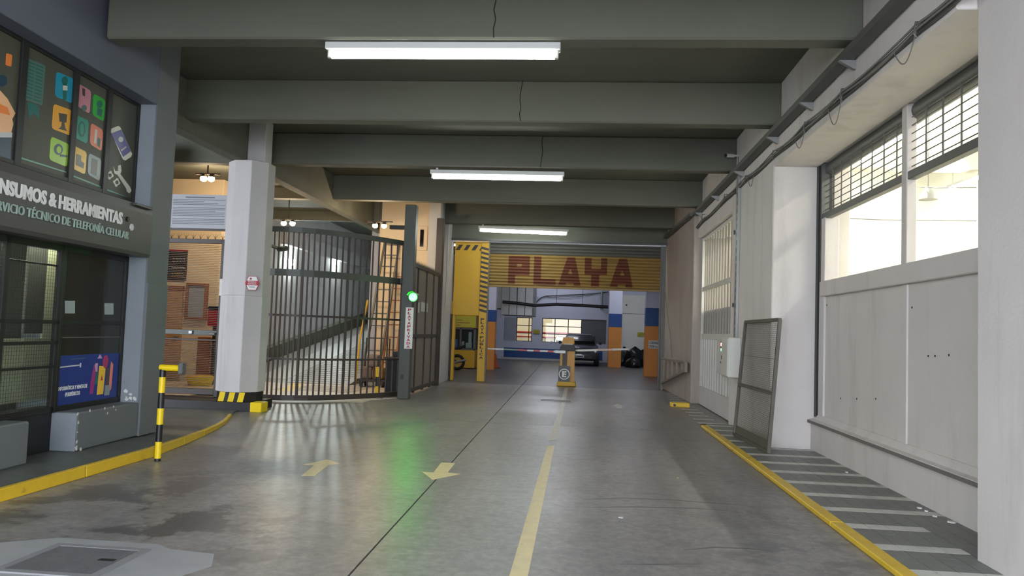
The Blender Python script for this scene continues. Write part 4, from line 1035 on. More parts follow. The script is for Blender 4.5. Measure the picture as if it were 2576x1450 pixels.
# barred white door in the second opening
d2 = struct('door_2', (2.75, 15.95, 0), 'tall white barred gate in the far opening of the right wall', 'door')
DX = 2.78
def D2(name, y0, y1, z0, z1, t=.05, m=M_OFFW): return MB().box(DX-t/2, y0, z0, DX+t/2, y1, z1).build(name, m, d2, bevel=.004)
D2('frame_post', 13.96, 14.06, 0.02, 3.79, .08); D2('frame_post', 17.84, 17.94, 0.02, 3.79, .08)
D2('rail', 14.06, 17.84, 3.72, 3.79); D2('rail', 14.06, 17.84, 2.56, 2.66); D2('rail', 14.06, 17.84, 1.48, 1.60); D2('rail', 14.06, 17.84, .02, .10)
D2('lower_sheet', 14.06, 17.84, .1, 1.48, .02, M_WALLG)
D2('threshold', 14.06, 17.84, 0.02, .42, .10, M_WALLG)
D2('inner_sheet', 14.06, 17.84, 1.60, 2.12, .01, M_WALLG).location.x += .05
b0 = D2('bar', 14.30, 14.325, 1.60, 3.72, .03, mat('bar_grey', (128, 126, 120), .5))
for k in range(1, 12): dup(b0, (0, .30*k, 0))
b0 = D2('rib', 14.2, 14.24, .42, 1.48, .07)
for k in range(1, 13): dup(b0, (0, .29*k, 0))

# steel cable tray along the top of the wall
tray = thing('cable_tray', (2.58, 13, 4.3), 'long grey steel cable channel bracketed along the top of the right wall', 'cable tray')
MB().box(2.50, 3.0, 4.31, 2.62, 17.9, 4.325).box(2.50, 3.0, 4.325, 2.508, 17.9, 4.385).box(2.612, 3.0, 4.325, 2.62, 17.9, 4.385).build('channel', M_DSTEEL, tray)
MB().hexa([(2.44, 17.9, 4.31), (2.54, 17.9, 4.31), (2.40, 22.2, 4.31), (2.30, 22.2, 4.31), (2.44, 17.9, 4.38), (2.54, 17.9, 4.38), (2.40, 22.2, 4.38), (2.30, 22.2, 4.38)]).build('far_channel', M_DSTEEL, tray)
b0 = MB().prism([(0, 0), (.163, 0), (.163, -.09), (.145, -.09), (.02, -.02)], (2.485, 7.75, 4.31), (1, 0, 0), (0, 0, 1), (0, .05, 0)).build('bracket', M_STEEL, tray)
for y in (9.15, 10.75, 13.0, 15.3, 17.4): dup(b0, (0, y-7.75, 0))
cbx = thing('wall_cables', (2.6, 12, 3.9), 'sagging bundle of grey and black cables hooked along the right wall', 'cables')
hooks = [3.0, 5.2, 6.25, 8.0, 9.3, 10.8, 12.6, 14.4, 17, 20, 23]
for c in range(4):
    pts = []
    for a, b in zip(hooks, hooks[1:]):
        for s in range(6):
            t = s/6; y = a+(b-a)*t
            sag = -.05*(b-a)/2*4*t*(1-t)*(.5+.35*c)
            base = 4.03+.012*(y-8)
            if y > 13: base = 4.09-.008*(y-13)
            pts.append((2.632-.016*(c % 2)-.018*(c // 2), y, base+.018*c+sag*.55+.008*math.sin(y*3+c*2)))
    MB().tube(pts, (.016, .013, .012, .010)[c], 6).build('cable', (M_CABLE, M_GCABLE, M_CABLE, M_GCABLE)[c], cbx, smooth=True)
for k, (y, d) in enumerate(((8.0, .28), (9.3, .22), (12.0, .2), (6.25, .22))):
    pts = [(2.60, y+.02+.45*s/10, 4.03+.012*(y-8)-d*math.sin(math.pi*s/10)*(1-.3*s/10)) for s in range(11)]
    MB().tube(pts, .005, 5).build('loose_loop', M_GCABLE, cbx)
for y in hooks[1:-1]:
    MB().tube([(2.65, y, 4.10+.012*(y-8)), (2.59, y, 4.10+.012*(y-8)), (2.575, y, 4.0+.012*(y-8)), (2.60, y, 3.97+.012*(y-8))], .008, 5).build('hook', M_DSTEEL, cbx)
# vertical slotted channel and boxes
vc = thing('slotted_channel', (2.61, 13.3, 1.5), 'vertical slotted steel channel running down the pillar to the electrical box', 'channel')
MB().box(2.60, 13.22, 1.535, 2.648, 13.38, 4.30).build('channel', M_STEEL, vc, bevel=.004)
b0 = MB().box(2.597, 13.26, 1.62, 2.601, 13.285, 1.70).build('slot', M_BLACK, vc)
for k in range(1, 19): dup(b0, (0, 0, .135*k))
for z in (2.05, 3.3, 4.0): MB().box(2.58, 13.38, z, 2.648, 13.44, z+.07).build('clamp', M_BLACK, vc)
eb = thing('electrical_box', (2.55, 13.25, .87), 'pale grey electrical box mounted on the pillar beside the leaning mesh panel', 'box')
MB().box(2.445, 12.98, .87, 2.65, 13.55, 1.53).build('body', M_OFFW, eb, bevel=.01)
MB().box(2.432, 13.0, .89, 2.446, 13.53, 1.51).build('door', M_OFFW, eb, bevel=.004); MB().box(2.425, 13.48, 1.15, 2.433, 13.50, 1.22).build('lock', M_BLACK, eb)
q = onX(1820, 868, 2.66)
rd = thing('payment_panel', (2.68, 14.6, .85), 'grey control panel with red and green digits on the barred gate', 'panel')
MB().box(2.64, 14.28, .84, 2.752, 15.05, 1.50).build('body', M_WALLG, rd, bevel=.008)
MB().box(2.634, q.y-.17, q.z-.055, 2.641, q.y+.17, q.z+.055).build('display', M_BLACK, rd)
for k in range(4): MB().box(2.630, q.y+.12-.075*k-.05, q.z-.025, 2.635, q.y+.12-.075*k, q.z+.035).build('red_digit', M_DIGR, rd)
for k in range(3): MB().box(2.630, q.y+.10-.075*k-.045, q.z-.115, 2.6395, q.y+.10-.075*k, q.z-.075).build('green_digit', M_DIGG, rd)
MB().box(2.632, 14.55, 1.05, 2.641, 14.75, 1.08).build('slot', M_BLACK, rd)
# leaning mesh panel
A0, B0, A1, B1 = Vector((2.39, 12.07, .045)), Vector((2.48, 10.33, .045)), Vector((2.595, 12.40, 1.78)), Vector((2.60, 10.33, 1.78))
lp = thing('leaning_mesh_panel', (2.43, 11.2, .034), 'rusty framed wire mesh panel leaning against the right pillar', 'panel')
M_RUST = mat('dull_bronze_steel', (92, 88, 80), .5, metal=.3, var=.15, scale=6)
def LP(u, v): return (A0*(1-u)+B0*u)*(1-v)+(A1*(1-u)+B1*u)*v
for nm, p, q in (('side', LP(0, 0), LP(0, 1)), ('side', LP(1, 0), LP(1, 1)), ('rail', LP(0, 1), LP(1, 1)), ('rail', LP(0, .44), LP(1, .44)), ('rail', LP(0, .01), LP(1, .01)), ('thin_rod', LP(0, .70), LP(1, .70))):
    MB().bar(p, q, .045 if nm != 'thin_rod' else .008).build(nm, M_RUST, lp)
mb = MB(); a, b, c, d = LP(0.01, .0), LP(.99, .0), LP(.99, .09), LP(.01, .09); off = Vector((.004, 0, 0))
mb.hexa([a, b, b+off, a+off, d, c, c+off, d+off]); mb.build('kick_strip', M_RUST, lp)
mb = MB()
for k in range(60): mb.bar(LP(0, .1+.9*k/60), LP(1, .1+.9*k/60), .0035)
for k in range(55): mb.bar(LP(k/55, .09), LP(k/55, 1), .003)
tag(mb.build('wire_mesh', M_RUST, lp), kind='stuff')
# folded barrier bracket on the far wall
fb = thing('folded_barrier', (2.4, 20.5, 0), 'folded tapering steel slat barrier against the far right wall', 'barrier')
M_DULLW = mat('dull_cream_steel', (132, 122, 106), .5, var=.1)
MB().bar((2.34, 22.1, 0), (2.34, 22.1, .92), .06).build('post', M_DULLW, fb)
MB().bar((2.34, 22.1, .88), (2.46, 18.3, .92), .05).build('top_rail', M_DULLW, fb); MB().bar((2.34, 22.1, .20), (2.46, 18.3, .72), .06).build('lower_rail', M_DULLW, fb)
for k in range(5):
    t = (k+.4)/5; p = Vector((2.34, 22.1, 0)).lerp(Vector((2.46, 18.3, 0)), t)
    MB().bar((p.x, p.y, .20+.52*t), (p.x, p.y, .90), .05, .09).build('slat', M_DULLW, fb)
MB().box(2.43, 18.1, .70, 2.50, 18.4, .95).build('end_block', M_DULLW, fb, bevel=.01)
wsb = thing('kerb_block', (2.18, 17.1, 0), 'short yellow kerb block at the foot of the far right wall', 'block')
MB().box(2.0, 16.92, 0, 2.40, 17.15, .095).build('body', M_KERBY, wsb, bevel=.012)
for x in (2.08, ): MB().tube([(x, 16.918, .04), (x, 16.925, .04)], .03, 10).build('hole', M_BLACK, wsb)
q = onX(1840, 392, 2.52)
cc = thing('security_camera', (2.55, q.y, q.z), 'small white security camera under the ceiling on the right wall', 'camera')
MB().tube([(2.42, q.y-.06, q.z-.01), (2.56, q.y, q.z)], .035, 12).build('body', M_WHITEM, cc, smooth=True); MB().tube([(2.405, q.y-.066, q.z-.012), (2.42, q.y-.06, q.z-.01)], .03, 12).build('lens', M_BLACK, cc)
MB().bar((2.55, q.y, q.z), (2.652, q.y, q.z), .03).build('mount', M_WHITEM, cc); MB().tube([(2.64, q.y, q.z), (2.64, q.y, 4.4)], .006, 5).build('cord', M_GCABLE, cc)

# =================================================================== ROLLER SHUTTER "PLAYA"
SX0, SX1, SY = -2.755, 2.305, 22.64
sh = thing('roller_shutter', (0, SY, 2.82), 'half raised yellow roller shutter painted with the word PLAYA', 'shutter')
PH = .0925; NS = 6
prof = [(-.002-.034*math.sin(math.pi*k/NS), PH*k/NS) for k in range(NS+1)]
def slat(z, x0, x1, m, name, lift=0.0, bands=None):
    mb = MB(); rows = [[(x0, SY+dy-lift, z+dz) for dy, dz in prof], [(x1, SY+dy-lift, z+dz) for dy, dz in prof],
                       [(x1, SY+.012, z+dz) for dy, dz in prof], [(x0, SY+.012, z+dz) for dy, dz in prof], [(x0, SY+dy-lift, z+dz) for dy, dz in prof]]
    mb.grid(rows); return mb.build(name, m, sh)
s0 = slat(2.86, SX0, SX1, M_SHUTTER, 'slat')
for k in range(1, 10): dup(s0, (0, 0, PH*k))
s1 = slat(2.86+PH*10, SX0, SX1, M_SHUTG, 'slat')
for k in range(1, 4): dup(s1, (0, 0, PH*k))
MB().box(SX0, SY-.03, 2.80, SX1, SY+.03, 2.86).build('bottom_bar', M_SHUTTER, sh, bevel=.006)
Z0s, Z1s = 2.87, 2.86+PH*9.9
def tri(v, l0, l1, r0, r1): return [(l0+(l1-l0)*v, r0+(r1-r0)*v)]
def cut(iv, a, b):
    out = []
    for x, y in iv:
        if b <= x or a >= y: out.append((x, y)); continue
        if a > x: out.append((x, a))
        if b < y: out.append((b, y))
    return out
def LET(ch, v):                       # v 0 bottom..1 top -> list of (u0,u1) intervals within 0..1
    if ch == 'P':
        iv = [(0, .33)]
        if v > .30: iv = [(0, 1.0)]
        if .60 < v < .72: iv = cut(iv, .40, .62)
        return iv
    if ch == 'L': return [(0, 1.0)] if v < .20 else [(0, .33)]
    if ch == 'A':
        iv = tri(v, 0, .38, 1.0, .72)
        if v < .09: iv = cut(iv, .34, .68)
        if .40 < v < .56: iv = cut(iv, .50-(.56-v)*.45, .55+(.56-v)*.45)
        return iv
    if ch == 'Y':
        if v < .40: return [(.30, .66)]
        if v < .60: return [(.0, 1.0)]
        return [(0, .30), (.72, 1.0)]
word = [('P', 262, 440), ('L', 475, 660), ('A', 682, 868), ('Y', 898, 1082), ('A', 1108, 1297)]
for ch, a, b in word:
    xa = SX0+(SX1-SX0)*(a-95)/1430; xb = SX0+(SX1-SX0)*(b-95)/1430
    mb = MB()
    zb0, zb1 = Z0s+.04, Z1s-.03
    for k in range(10):
        for j in range(NS):
            z0 = 2.86+PH*k+prof[j][1]; z1 = 2.86+PH*k+prof[j+1][1]; vm = ((z0+z1)/2-zb0)/(zb1-zb0)
            if not 0 <= vm <= 1: continue
            for u0, u1 in LET(ch, vm):
                xA, xB = xa+(xb-xa)*u0, xa+(xb-xa)*u1
                y0_, y1_ = SY+prof[j][0]-.0015, SY+prof[j+1][0]-.0015
                mb.hexa([(xA, y0_, z0), (xB, y0_, z0), (xB, y0_+.001, z0), (xA, y0_+.001, z0), (xA, y1_, z1), (xB, y1_, z1), (xB, y1_+.001, z1), (xA, y1_+.001, z1)])
    mb.build('painted_letter', M_RED, sh)
for x in (SX0-.0, SX1+.0): MB().box(x-.03, SY-.05, 0, x+.03, SY+.05, 4.13).build('guide_rail', M_DSTEEL, sh)

# =================================================================== BARRIER
bx, by = -.325, 22.15
ba = thing('parking_barrier', (bx, by, 0), 'yellow barrier cabinet with two arms and an E sign in the shutter opening', 'barrier')
MB().prism([(-.29, 0), (.27, 0), (.25, .13), (-.27, .13)], (bx, by-.26, 0), (1, 0, 0), (0, 0, 1), (0, .55, 0)).build('base', M_YEL, ba, bevel=.02)
M_CAB = mat('barrier_cabinet_ochre', (196, 148, 70), .5, var=.12, scale=5, stain=(140, 96, 48), stain_amt=.5, stain_scale=(5, 5, 5), stain_lo=.6)
MB().box(bx-.215, by-.15, .13, bx-.145, by+.2, 1.02).build('body_side', M_CAB, ba, bevel=.006)
MB().box(bx-.01, by-.15, .13, bx+.205, by+.2, 1.02).build('body', M_CAB, ba, bevel=.006)
MB().box(bx-.145, by-.12, .13, bx-.01, by+.2, 1.02).build('recess', mat('barrier_recess', (62, 58, 52), .5), ba)
MB().prism([(-.22, 0), (.21, 0), (.21, .10), (.17, .17), (.10, .20), (-.11, .20), (-.18, .17), (-.22, .10)], (bx, by-.17, 1.0), (1, 0, 0), (0, 0, 1), (0, .38, 0)).build('cap', M_CARDK, ba, bevel=.01)
MB().prism([(-.18, 0), (.19, 0), (.16, .20), (-.14, .20)], (bx, by-.05, 1.19), (1, 0, 0), (0, 0, 1), (0, .25, 0)).build('top_box', M_CAB, ba, bevel=.015)
MB().prism([(-.14, 0), (.14, 0), (.12, .022), (-.12, .022)], (bx, by-.175, 1.185), (1, 0, 0), (0, 0, 1), (0, .12, 0)).build('cap_plate', M_WHITEM, ba)
es = MB().box(bx-.245, by-.20, .12, bx+.085, by-.185, .58).build('sign_plate', mat('sign_slate', (62, 66, 70), .45, var=.15, scale=8), ba)
ecx, ecz = bx-.08, .345
ring = MB(); n = 36; rows = []
for k in range(n+1):
    a = 2*math.pi*k/n; rows.append([(ecx+r*math.cos(a), yy_, ecz+r*math.sin(a)) for r, yy_ in ((.155, by-.2), (.155, by-.204), (.128, by-.204), (.128, by-.2))])
ring.grid(rows); ring.build('sign_ring', M_WHITEM, es)
text_mb('E', (ecx-.062, by-.2005, ecz-.085), (.125, 0, 0), (0, 0, .17), .004, .05).build('sign_letter', M_WHITEM, es)
a, b = Vector((bx-.02, by-.16, .97)), Vector((-2.62, by-.13, .985))
MB().box(bx-.36, by-.21, .93, bx-.06, by-.15, 1.01).build('arm_clamp', M_STEEL, ba, bevel=.006)
segs = [(.13, .17, M_WHITEM), (.17, .24, M_REDP), (.24, .34, M_WHITEM), (.34, .42, M_REDP), (.42, .50, M_WHITEM), (.50, .62, M_REDP), (.62, .80, mat('arm_tape_green', (120, 146, 128), .5, var=.2, scale=12)), (.80, 1.0, M_WHITEM)]
for u, v, m in segs: MB().bar(a.lerp(b, u), a.lerp(b, v), .03, .055-.018*v).build('left_arm', m, ba)
a, b = Vector((bx+.20, by, 1.02)), Vector((1.40, by+.05, 1.115))
MB().tube([a, a.lerp(b, .05)], [.012, .03], 10).build('right_arm_tip', M_WHITEM, ba)
for u, v, m in ((.05, .42, M_WHITEM), (.42, .70, mat('arm_worn_pink', (206, 180, 160), .5)), (.70, 1.0, M_WHITEM)): MB().bar(a.lerp(b, u), a.lerp(b, v), .03, .055).build('right_arm', m, ba)

# =================================================================== GARAGE BEHIND THE SHUTTER
ga = struct('wall_garage', (0, 42, 0), 'pale lilac garage walls with blue dado and window openings', 'wall')
def GW(name, b, m=M_LAV, bevel=0): return MB().box(*b).build(name, m, ga, bevel=bevel)
GW('back_wall', (-6.2, 42, 0, 6, 42.25, .99)); GW('back_wall', (-6.2, 42, 2.30, 6, 42.25, 4.7))
for a, b in ((-6.2, -3.47), (-2.60, -2.06), (1.42, 6)): GW('back_wall', (a, 42, .99, b, 42.25, 2.30))
GW('blank_panel', (.10, 42.1, .99, 1.42, 42.2, 2.30), mat('dark_grey_panel', (92, 94, 96), .6)); GW('grey_recess', (-4.12, 41.98, 1.0, -3.47, 42.0, 2.28), mat('grey_recess', (150, 152, 160), .7))
GW('blue_dado', (-4.1, 41.97, .04, 1.25, 42.0, .62), M_BLUE); GW('kerb', (-4.2, 41.6, 0, 1.3, 41.97, .10), M_WALLG)
for nm, b, m, lab in (('wall_garage_left', (-6.4, 22.85, 0, -6.2, 42, 4.7), M_LAV, 'left side wall of the garage'), ('wall_garage_right', (4.2, 22.85, 0, 4.4, 42, 4.7), M_LAV, 'right side wall of the garage'),
                      ('wall_garage_front', (2.42, 22.86, 0, 4.4, 23.0, 4.7), M_LAV, 'short garage wall right of the shutter'), ('wall_garage_booth', (-6.4, 22.86, 0, -3.88, 23.0, 4.7), M_LAV, 'short garage wall left of the yellow panel'),
                      ('wall_garage_over', (-3.88, 22.86, 4.14, 2.42, 23.0, 4.7), M_LAV, 'garage wall strip above the shutter'), ('ceiling_garage', (-6.4, 22.86, 4.7, 4.4, 42.2, 4.9), M_CEIL, 'flat grey garage ceiling')):
    tag(MB().box(*b).build(nm, m), lab, nm.split('_')[0], kind='structure')
q0, q1 = onY(1566, 742, 39), onY(1626, 870, 39)
pt = struct('wall_partition', (2.8, 39, 0), 'white partition behind the orange columns', 'wall')
def PT(name, b, m): return MB().box(*b).build(name, m, pt)
PT('white_partition', (q0.x-.35, 39, 0, 4.2, 39.15, q0.z), M_ANNEX); PT('upper_partition', (q0.x-.35, 38.98, q0.z, 4.2, 39.15, 4.7), M_LAV)
PT('partition_line', (q0.x-.3, 38.985, q0.z-.95, 3.6, 39.0, q0.z-.93), M_INK); PT('partition_hole', (2.25, 38.985, q0.z-.55, 2.33, 39.0, q0.z-.47), M_BLACK)
mb = MB()
for k, (a, b, v) in enumerate(((-3.47, -2.60, [-2.78]), (-2.06, .10, [-1.36, -.64]))):
    wn = struct('window_%d' % (3+k), ((a+b)/2, 42.1, .99), ('narrow', 'wide')[k]+' black framed garage window onto the lit yard', 'window')
    MB().box(a, 42.10, .99, b, 42.11, 2.30).build('pane', M_GLASS, wn)
    for x in [a+.02, b-.02]+v: MB().box(x-.022, 42.08, .99, x+.022, 42.13, 2.30).build('glazing_bar', M_BLACK, wn)
    for z in (1.0, 1.44, 1.86, 2.28): MB().box(a, 42.08, z-.02, b, 42.13, z+.02).build('glazing_bar', M_BLACK, wn)
# yard beyond
ya = struct('wall_yard', (0, 47, 0), 'cream yard wall with red stripe beyond the garage windows', 'wall')
MB().box(-10, 47, 0, 6, 47.2, 6).build('yard_wall', mat('yard_cream', (236, 220, 192), .8, var=.04), ya)
zr = onY(1400, 838, 47).z; zq = onY(1400, 850, 47).z
MB().box(-10, 46.97, zr-.06, 6, 47.0, zr+.03).build('red_stripe', M_REDP, ya); MB().box(-10, 46.97, zq-.03, 6, 47.0, zq+.03).build('red_stripe', M_REDP, ya)
MB().box(.35, 46.6, 0, .75, 46.99, 2.0).build('red_post', M_REDP, ya)
MB().box(-10, 42.25, 5.5, 6, 47.2, 5.7).build('yard_roof', M_ANNEX, ya)
for a in ((-10, 42.25, 0, -9.8, 47, 5.5), (5.8, 42.25, 0, 6, 47, 5.5), (-10, 42.0, 0, -6.2, 42.25, 5.5), (-6.4, 42.25, 4.7, 6, 42.4, 5.5)): MB().box(*a).build('yard_side', M_ANNEX, ya)
for k, x in enumerate((-3.4, .2)):  # unseen tubes added so the yard wall reads bright
    o = MB().tube([(x-1.1, 43.6, 4.6), (x+1.1, 43.6, 4.6)], .035, 10).build('yard_fill_tube', M_YTUBE); tag(o, ('left', 'right')[k]+' tube added unseen to light the yard behind the garage windows', 'lamp', 'added yard fill tubes')
for k, (x, y) in enumerate(((-1.2, 27.5), (-1.4, 39.6), (-.9, 34.5), (3.0, 34.5), (-4.6, 26.6))):  # unseen tubes added to brighten the back wall and booth
    o = thing('garage_fill_tube', (x, y, 4.4), 'added unseen tube lighting the garage, '+('nearest the shutter', 'nearest the back windows', 'in front of the parked car', 'above the orange columns', 'in front of the pay booth')[k], 'lamp', 'added garage fill tubes')
    MB().box(x-1.2, y-.06, 4.5, x+1.2, y+.06, 4.57).build('batten', M_WHITEM, o); MB().tube([(x-1.15, y, 4.46), (x+1.15, y, 4.46)], .03, 10).build('tube', M_GTUBE, o)
    for s in (-1, 1): MB().box(x+s-.02, y-.02, 4.57, x+s+.02, y+.02, 4.7).build('hanger', M_OFFW, o)
def gcol(x0, x1, y0, y1, zo, zb, label):
    c = thing('painted_column', ((x0+x1)/2, (y0+y1)/2, 0), label, 'column', 'orange and blue garage columns')
    for nm, a, b, m in (('orange_part', 0, zo, M_ORANGE), ('blue_part', zo, zb, M_BLUE), ('white_part', zb, 4.7, M_LAV)):
        MB().box(x0, y0, a, x1, y1, b).build(nm, m, c, bevel=.008)
    return c
gcol(1.33, 1.93, 36.0, 36.6, 1.87, 2.49, 'orange and blue garage column just right of the parked car')
gcol(2.44, 2.95, 29.2, 29.7, 1.89, 2.57, 'nearest orange and blue column carrying the closing time sign')
q0, q1 = onY(1226, 800, 29.5), onY(1243, 905, 29.5)
gcol(q0.x-.15, q1.x, 29.5, 29.9, 1.85, 2.3, 'partly hidden orange and blue column left of the barrier arm')
tag(MB().box(3.0, 28.9, 0, 3.2, 29.1, 2.4).build('yellow_post', M_YEL), 'narrow yellow post beside the column with the closing time sign', 'post')
# closing time sign
q0, q1 = onY(1632, 857, 29.18), onY(1657, 878, 29.18)
o = thing('closing_time_sign', ((q0.x+q1.x)/2, 29.19, q1.z), 'white sign reading CIERRE 23:00 hs on the nearest orange column', 'sign')
MB().box(q0.x, 29.18, q1.z, q1.x, 29.2, q0.z).build('board', M_WHITEM, o)
hh = q0.z-q1.z; wv = q1.x-q0.x
text_mb('CIERRE', (q0.x+.06*wv, 29.179, q1.z+hh*.55), (wv*.88, 0, 0), (0, 0, hh*.33), .003, .03).build('lettering', M_INK, o)
text_mb('23:00 hs', (q0.x+.06*wv, 29.179, q1.z+hh*.12), (wv*.8, 0, 0), (0, 0, hh*.3), .003, .03).build('lettering', M_INK, o)
for k, (px, py, Y, lab) in enumerate(((1350, 835, 41.95, 'small yellow green sign between the garage windows'), (1613, 842, 38.95, 'small yellow green sign on the white partition'))):
    q = onY(px, py, Y); o = thing('wall_sign', (q.x, Y, q.z-.12), lab, 'sign')
    MB().box(q.x-.19, Y-.0, q.z-.11, q.x+.19, Y+.02, q.z+.11).build('board', M_SIGNG, o)
    for j in range(4): MB().box(q.x-.15, Y-.004, q.z+.05-.045*j, q.x+.15, Y, q.z+.065-.045*j).build('text_line', mat('sign_line%d%d' % (k, j), (120, 118, 40), .6), o)
# sheet metal duct, tray, pipes
du = thing('air_duct', (-2.9, 33, 2.2), 'large grey sheet metal duct hanging left in the garage', 'duct')
q0, q1 = onY(1262, 725, 31.5), onY(1340, 795, 31.5)
MB().box(-4.6, 32.2, 2.45, q0.x, 34.0, 4.69).build('rear_section', M_STEEL, du, bevel=.02)
for k in range(4):
    a = q0.x+(q1.x-q0.x)*k/4; b = q0.x+(q1.x-q0.x)*(k+1)/4
    MB().box(a+.004, 31.5, q1.z, b-.004, 34.0, 4.69).build('panel', M_STEEL, du, bevel=.01)
MB().box(q1.x-.03, 31.44, q1.z-.02, q1.x+.05, 31.5, q1.z+.3).build('corner_strap', M_DSTEEL, du)
ct = thing('garage_pipe', (-1.4, 31.3, 3), 'thick black pipe hung across the garage in front of the duct', 'pipe')
pts = [onY(px, py, 31.3) for px, py in ((1264, 760), (1300, 763), (1345, 769), (1400, 766), (1465, 769), (1530, 773))]
MB().tube(pts, .065, 10).build('pipe', M_CARDK, ct, smooth=True)
for p in pts[1:5]: MB().tube([(p.x, 31.3, p.z+.05), (p.x, 31.3, 4.7)], .008, 5).build('hanger', M_BLACK, ct)
cb = thing('garage_cables', (-.5, 41.9, 3.4), 'thin dark cables strung above the black pipe', 'cables')
MB().tube([onY(px, py, 41.85) for px, py in ((1343, 770), (1352, 758), (1364, 748), (1375, 745), (1420, 743), (1470, 741), (1505, 738), (1530, 735))], .025, 6).build('cable', M_CABLE, cb)
MB().tube([onY(px, py, 41.85) for px, py in ((1375, 746), (1410, 751), (1445, 749), (1490, 741))], .015, 6).build('cable', M_GCABLE, cb)
MB().tube([onY(px, py, 41.85) for px, py in ((1343, 742), (1355, 751), (1365, 748))], .015, 6).build('cable', M_GCABLE, cb)
vp = thing('vertical_pipe', (1.1, 41.7, 3), 'short pale vertical pipe at the right end of the black pipe', 'pipe')
MB().tube([onY(1514, 734, 41.75), onY(1514, 778, 41.75)], .06, 10).build('pipe', M_STEEL, vp); q = onY(1514, 777, 41.75); MB().box(q.x-.09, 41.68, q.z-.05, q.x+.09, 41.8, q.z+.03).build('collar', M_DSTEEL, vp)

# pay booth
bo = thing('pay_booth', (-4.7, 29.8, 0), 'yellow pay booth with grey framed window behind the yellow wall', 'booth')
BY = 29.6; bx0, bx1 = -5.6, -4.02
MB().box(bx0, BY, .03, bx1, BY+1.6, .72).build('lower_wall', M_YEL, bo, bevel=.01)
MB().box(bx0, BY, 1.58, bx1, BY+1.6, 2.6).build('upper_wall', M_YEL, bo)
MB().box(bx0, BY-.02, 1.60, bx1, BY, 2.02).build('sign_board', M_SIGNG, bo)
for j, (a, b) in enumerate(((-4.95, -4.55), (-4.95, -4.25), (-4.95, -4.6))): MB().box(a, BY-.025, 1.86-.1*j, b, BY-.02, 1.885-.1*j).build('sign_text', M_WOOD, bo)
for x in (bx0+.03, -4.98, -4.60, bx1-.03): MB().box(x-.035, BY, .72, x+.035, BY+.08, 1.58).build('window_post', M_DSTEEL, bo)
MB().box(bx0, BY, .72, bx1, BY+.08, .78).build('window_rail', M_DSTEEL, bo); MB().box(bx0, BY, 1.52, bx1, BY+.08, 1.58).build('window_rail', M_DSTEEL, bo)
MB().box(bx0, BY+.03, .78, bx1, BY+.04, 1.52).build('pane', M_GLASS, bo)
MB().box(bx0, BY+1.5, .72, bx1, BY+1.6, 1.58).build('back_wall', M_DSTEEL, bo)
for a, b, c, d, m in ((-5.0, -4.72, .8, 1.12, mat('booth_blue_card', (120, 150, 220), .6)), (-4.58, -4.46, .80, 1.05, M_WHITEM), (-4.40, -4.16, .80, 1.0, M_WHITEM), (-4.30, -4.18, 1.0, 1.42, M_WHITEM), (-5.1, -5.0, .8, 1.5, M_WHITEM)):
    MB().box(a, BY+.09, c, b, BY+.11, d).build('desk_item', m, bo)

# ---- motorcycles
def motorcycle(x, y, s, label, group='parked motorcycles', body=M_CARDK):
    t = thing('motorcycle', (x, y, 0), label, 'motorcycle', group)
    def P(a, z, dy=0): return (x+a*s, y+dy, z)
    for a in (0, -1.25):
        mb = MB(); n = 20; rows = []
        for k in range(n+1):
            th = 2*math.pi*k/n
            rows.append([(x+a*s+(.24+.055*math.cos(f))*math.cos(th), y+.055*math.sin(f), .30+(.24+.055*math.cos(f))*math.sin(th)) for f in [2*math.pi*j/8 for j in range(9)]])
        mb.grid(rows); wq = mb.build('tyre', M_RUBBER, t, smooth=True)
        mb = MB().tube([(x+a*s, y-.05, .30), (x+a*s, y+.05, .30)], .04, 10)
        for k in range(6):
            th = math.pi*k/3; mb.bar((x+a*s, y, .30), (x+a*s+.2*math.cos(th), y, .30+.2*math.sin(th)), .02)
        mb.build('hub', M_STEEL, t)
    MB().tube([P(0, .30, .08), P(-.35, .52, .08), P(-.75, .62), P(-1.05, .85)], .025, 8).build('frame', M_DSTEEL, t)
    MB().tube([P(-1.25, .30, .07), P(-1.02, .95, .07)], .025, 8).build('fork', M_STEEL, t); MB().tube([P(-1.25, .30, -.07), P(-1.02, .95, -.07)], .025, 8).build('fork', M_STEEL, t)
    MB().prism([(-.98, .74), (-.55, .66), (-.5, .78), (-.62, .90), (-.9, .92)], (x, y-.13, 0), (s, 0, 0), (0, 0, 1), (0, .26, 0)).build('fuel_tank', body, t, bevel=.03, seg=2)
    MB().prism([(-.55, .72), (.10, .78), (.28, .90), (.22, .95), (.02, .86), (-.5, .80)], (x, y-.12, 0), (s, 0, 0), (0, 0, 1), (0, .24, 0)).build('seat', M_RUBBER, t, bevel=.02)
    MB().box(min(x-.85*s, x-.4*s), y-.13, .28, max(x-.85*s, x-.4*s), y+.13, .60).build('engine', M_DSTEEL, t, bevel=.04)
    MB().tube([P(-1.0, 1.0, -.36), P(-1.03, 1.04, -.15), P(-1.03, 1.04, .15), P(-1.0, 1.0, .36)], .014, 6).build('handlebar', M_BLACK, t)
    for d in (-.28, .28): MB().tube([P(-1.02, 1.03, d), P(-1.0, 1.16, d*1.1)], .008, 5).build('mirror_stem', M_BLACK, t); MB().box(x-1.0*s-.02, y+d*1.1-.06, 1.14, x-1.0*s+.02, y+d*1.1+.06, 1.22).build('mirror', M_BLACK, t, bevel=.015)
    MB().tube([P(-1.12, .92), P(-1.22, .92)], [.06, .085], 14).build('headlight', M_WHITEM, t)
    MB().tube([P(-.5, .25, -.14), P(-.1, .28, -.17), P(.35, .40, -.18)], [.02, .035, .045], 8).build('exhaust', M_STEEL, t)
    return t
q = onY(1150, 912, 28.2)
motorcycle(q.x, 28.2, 1, 'black motorcycle half hidden by the dark post in front of the pay booth')
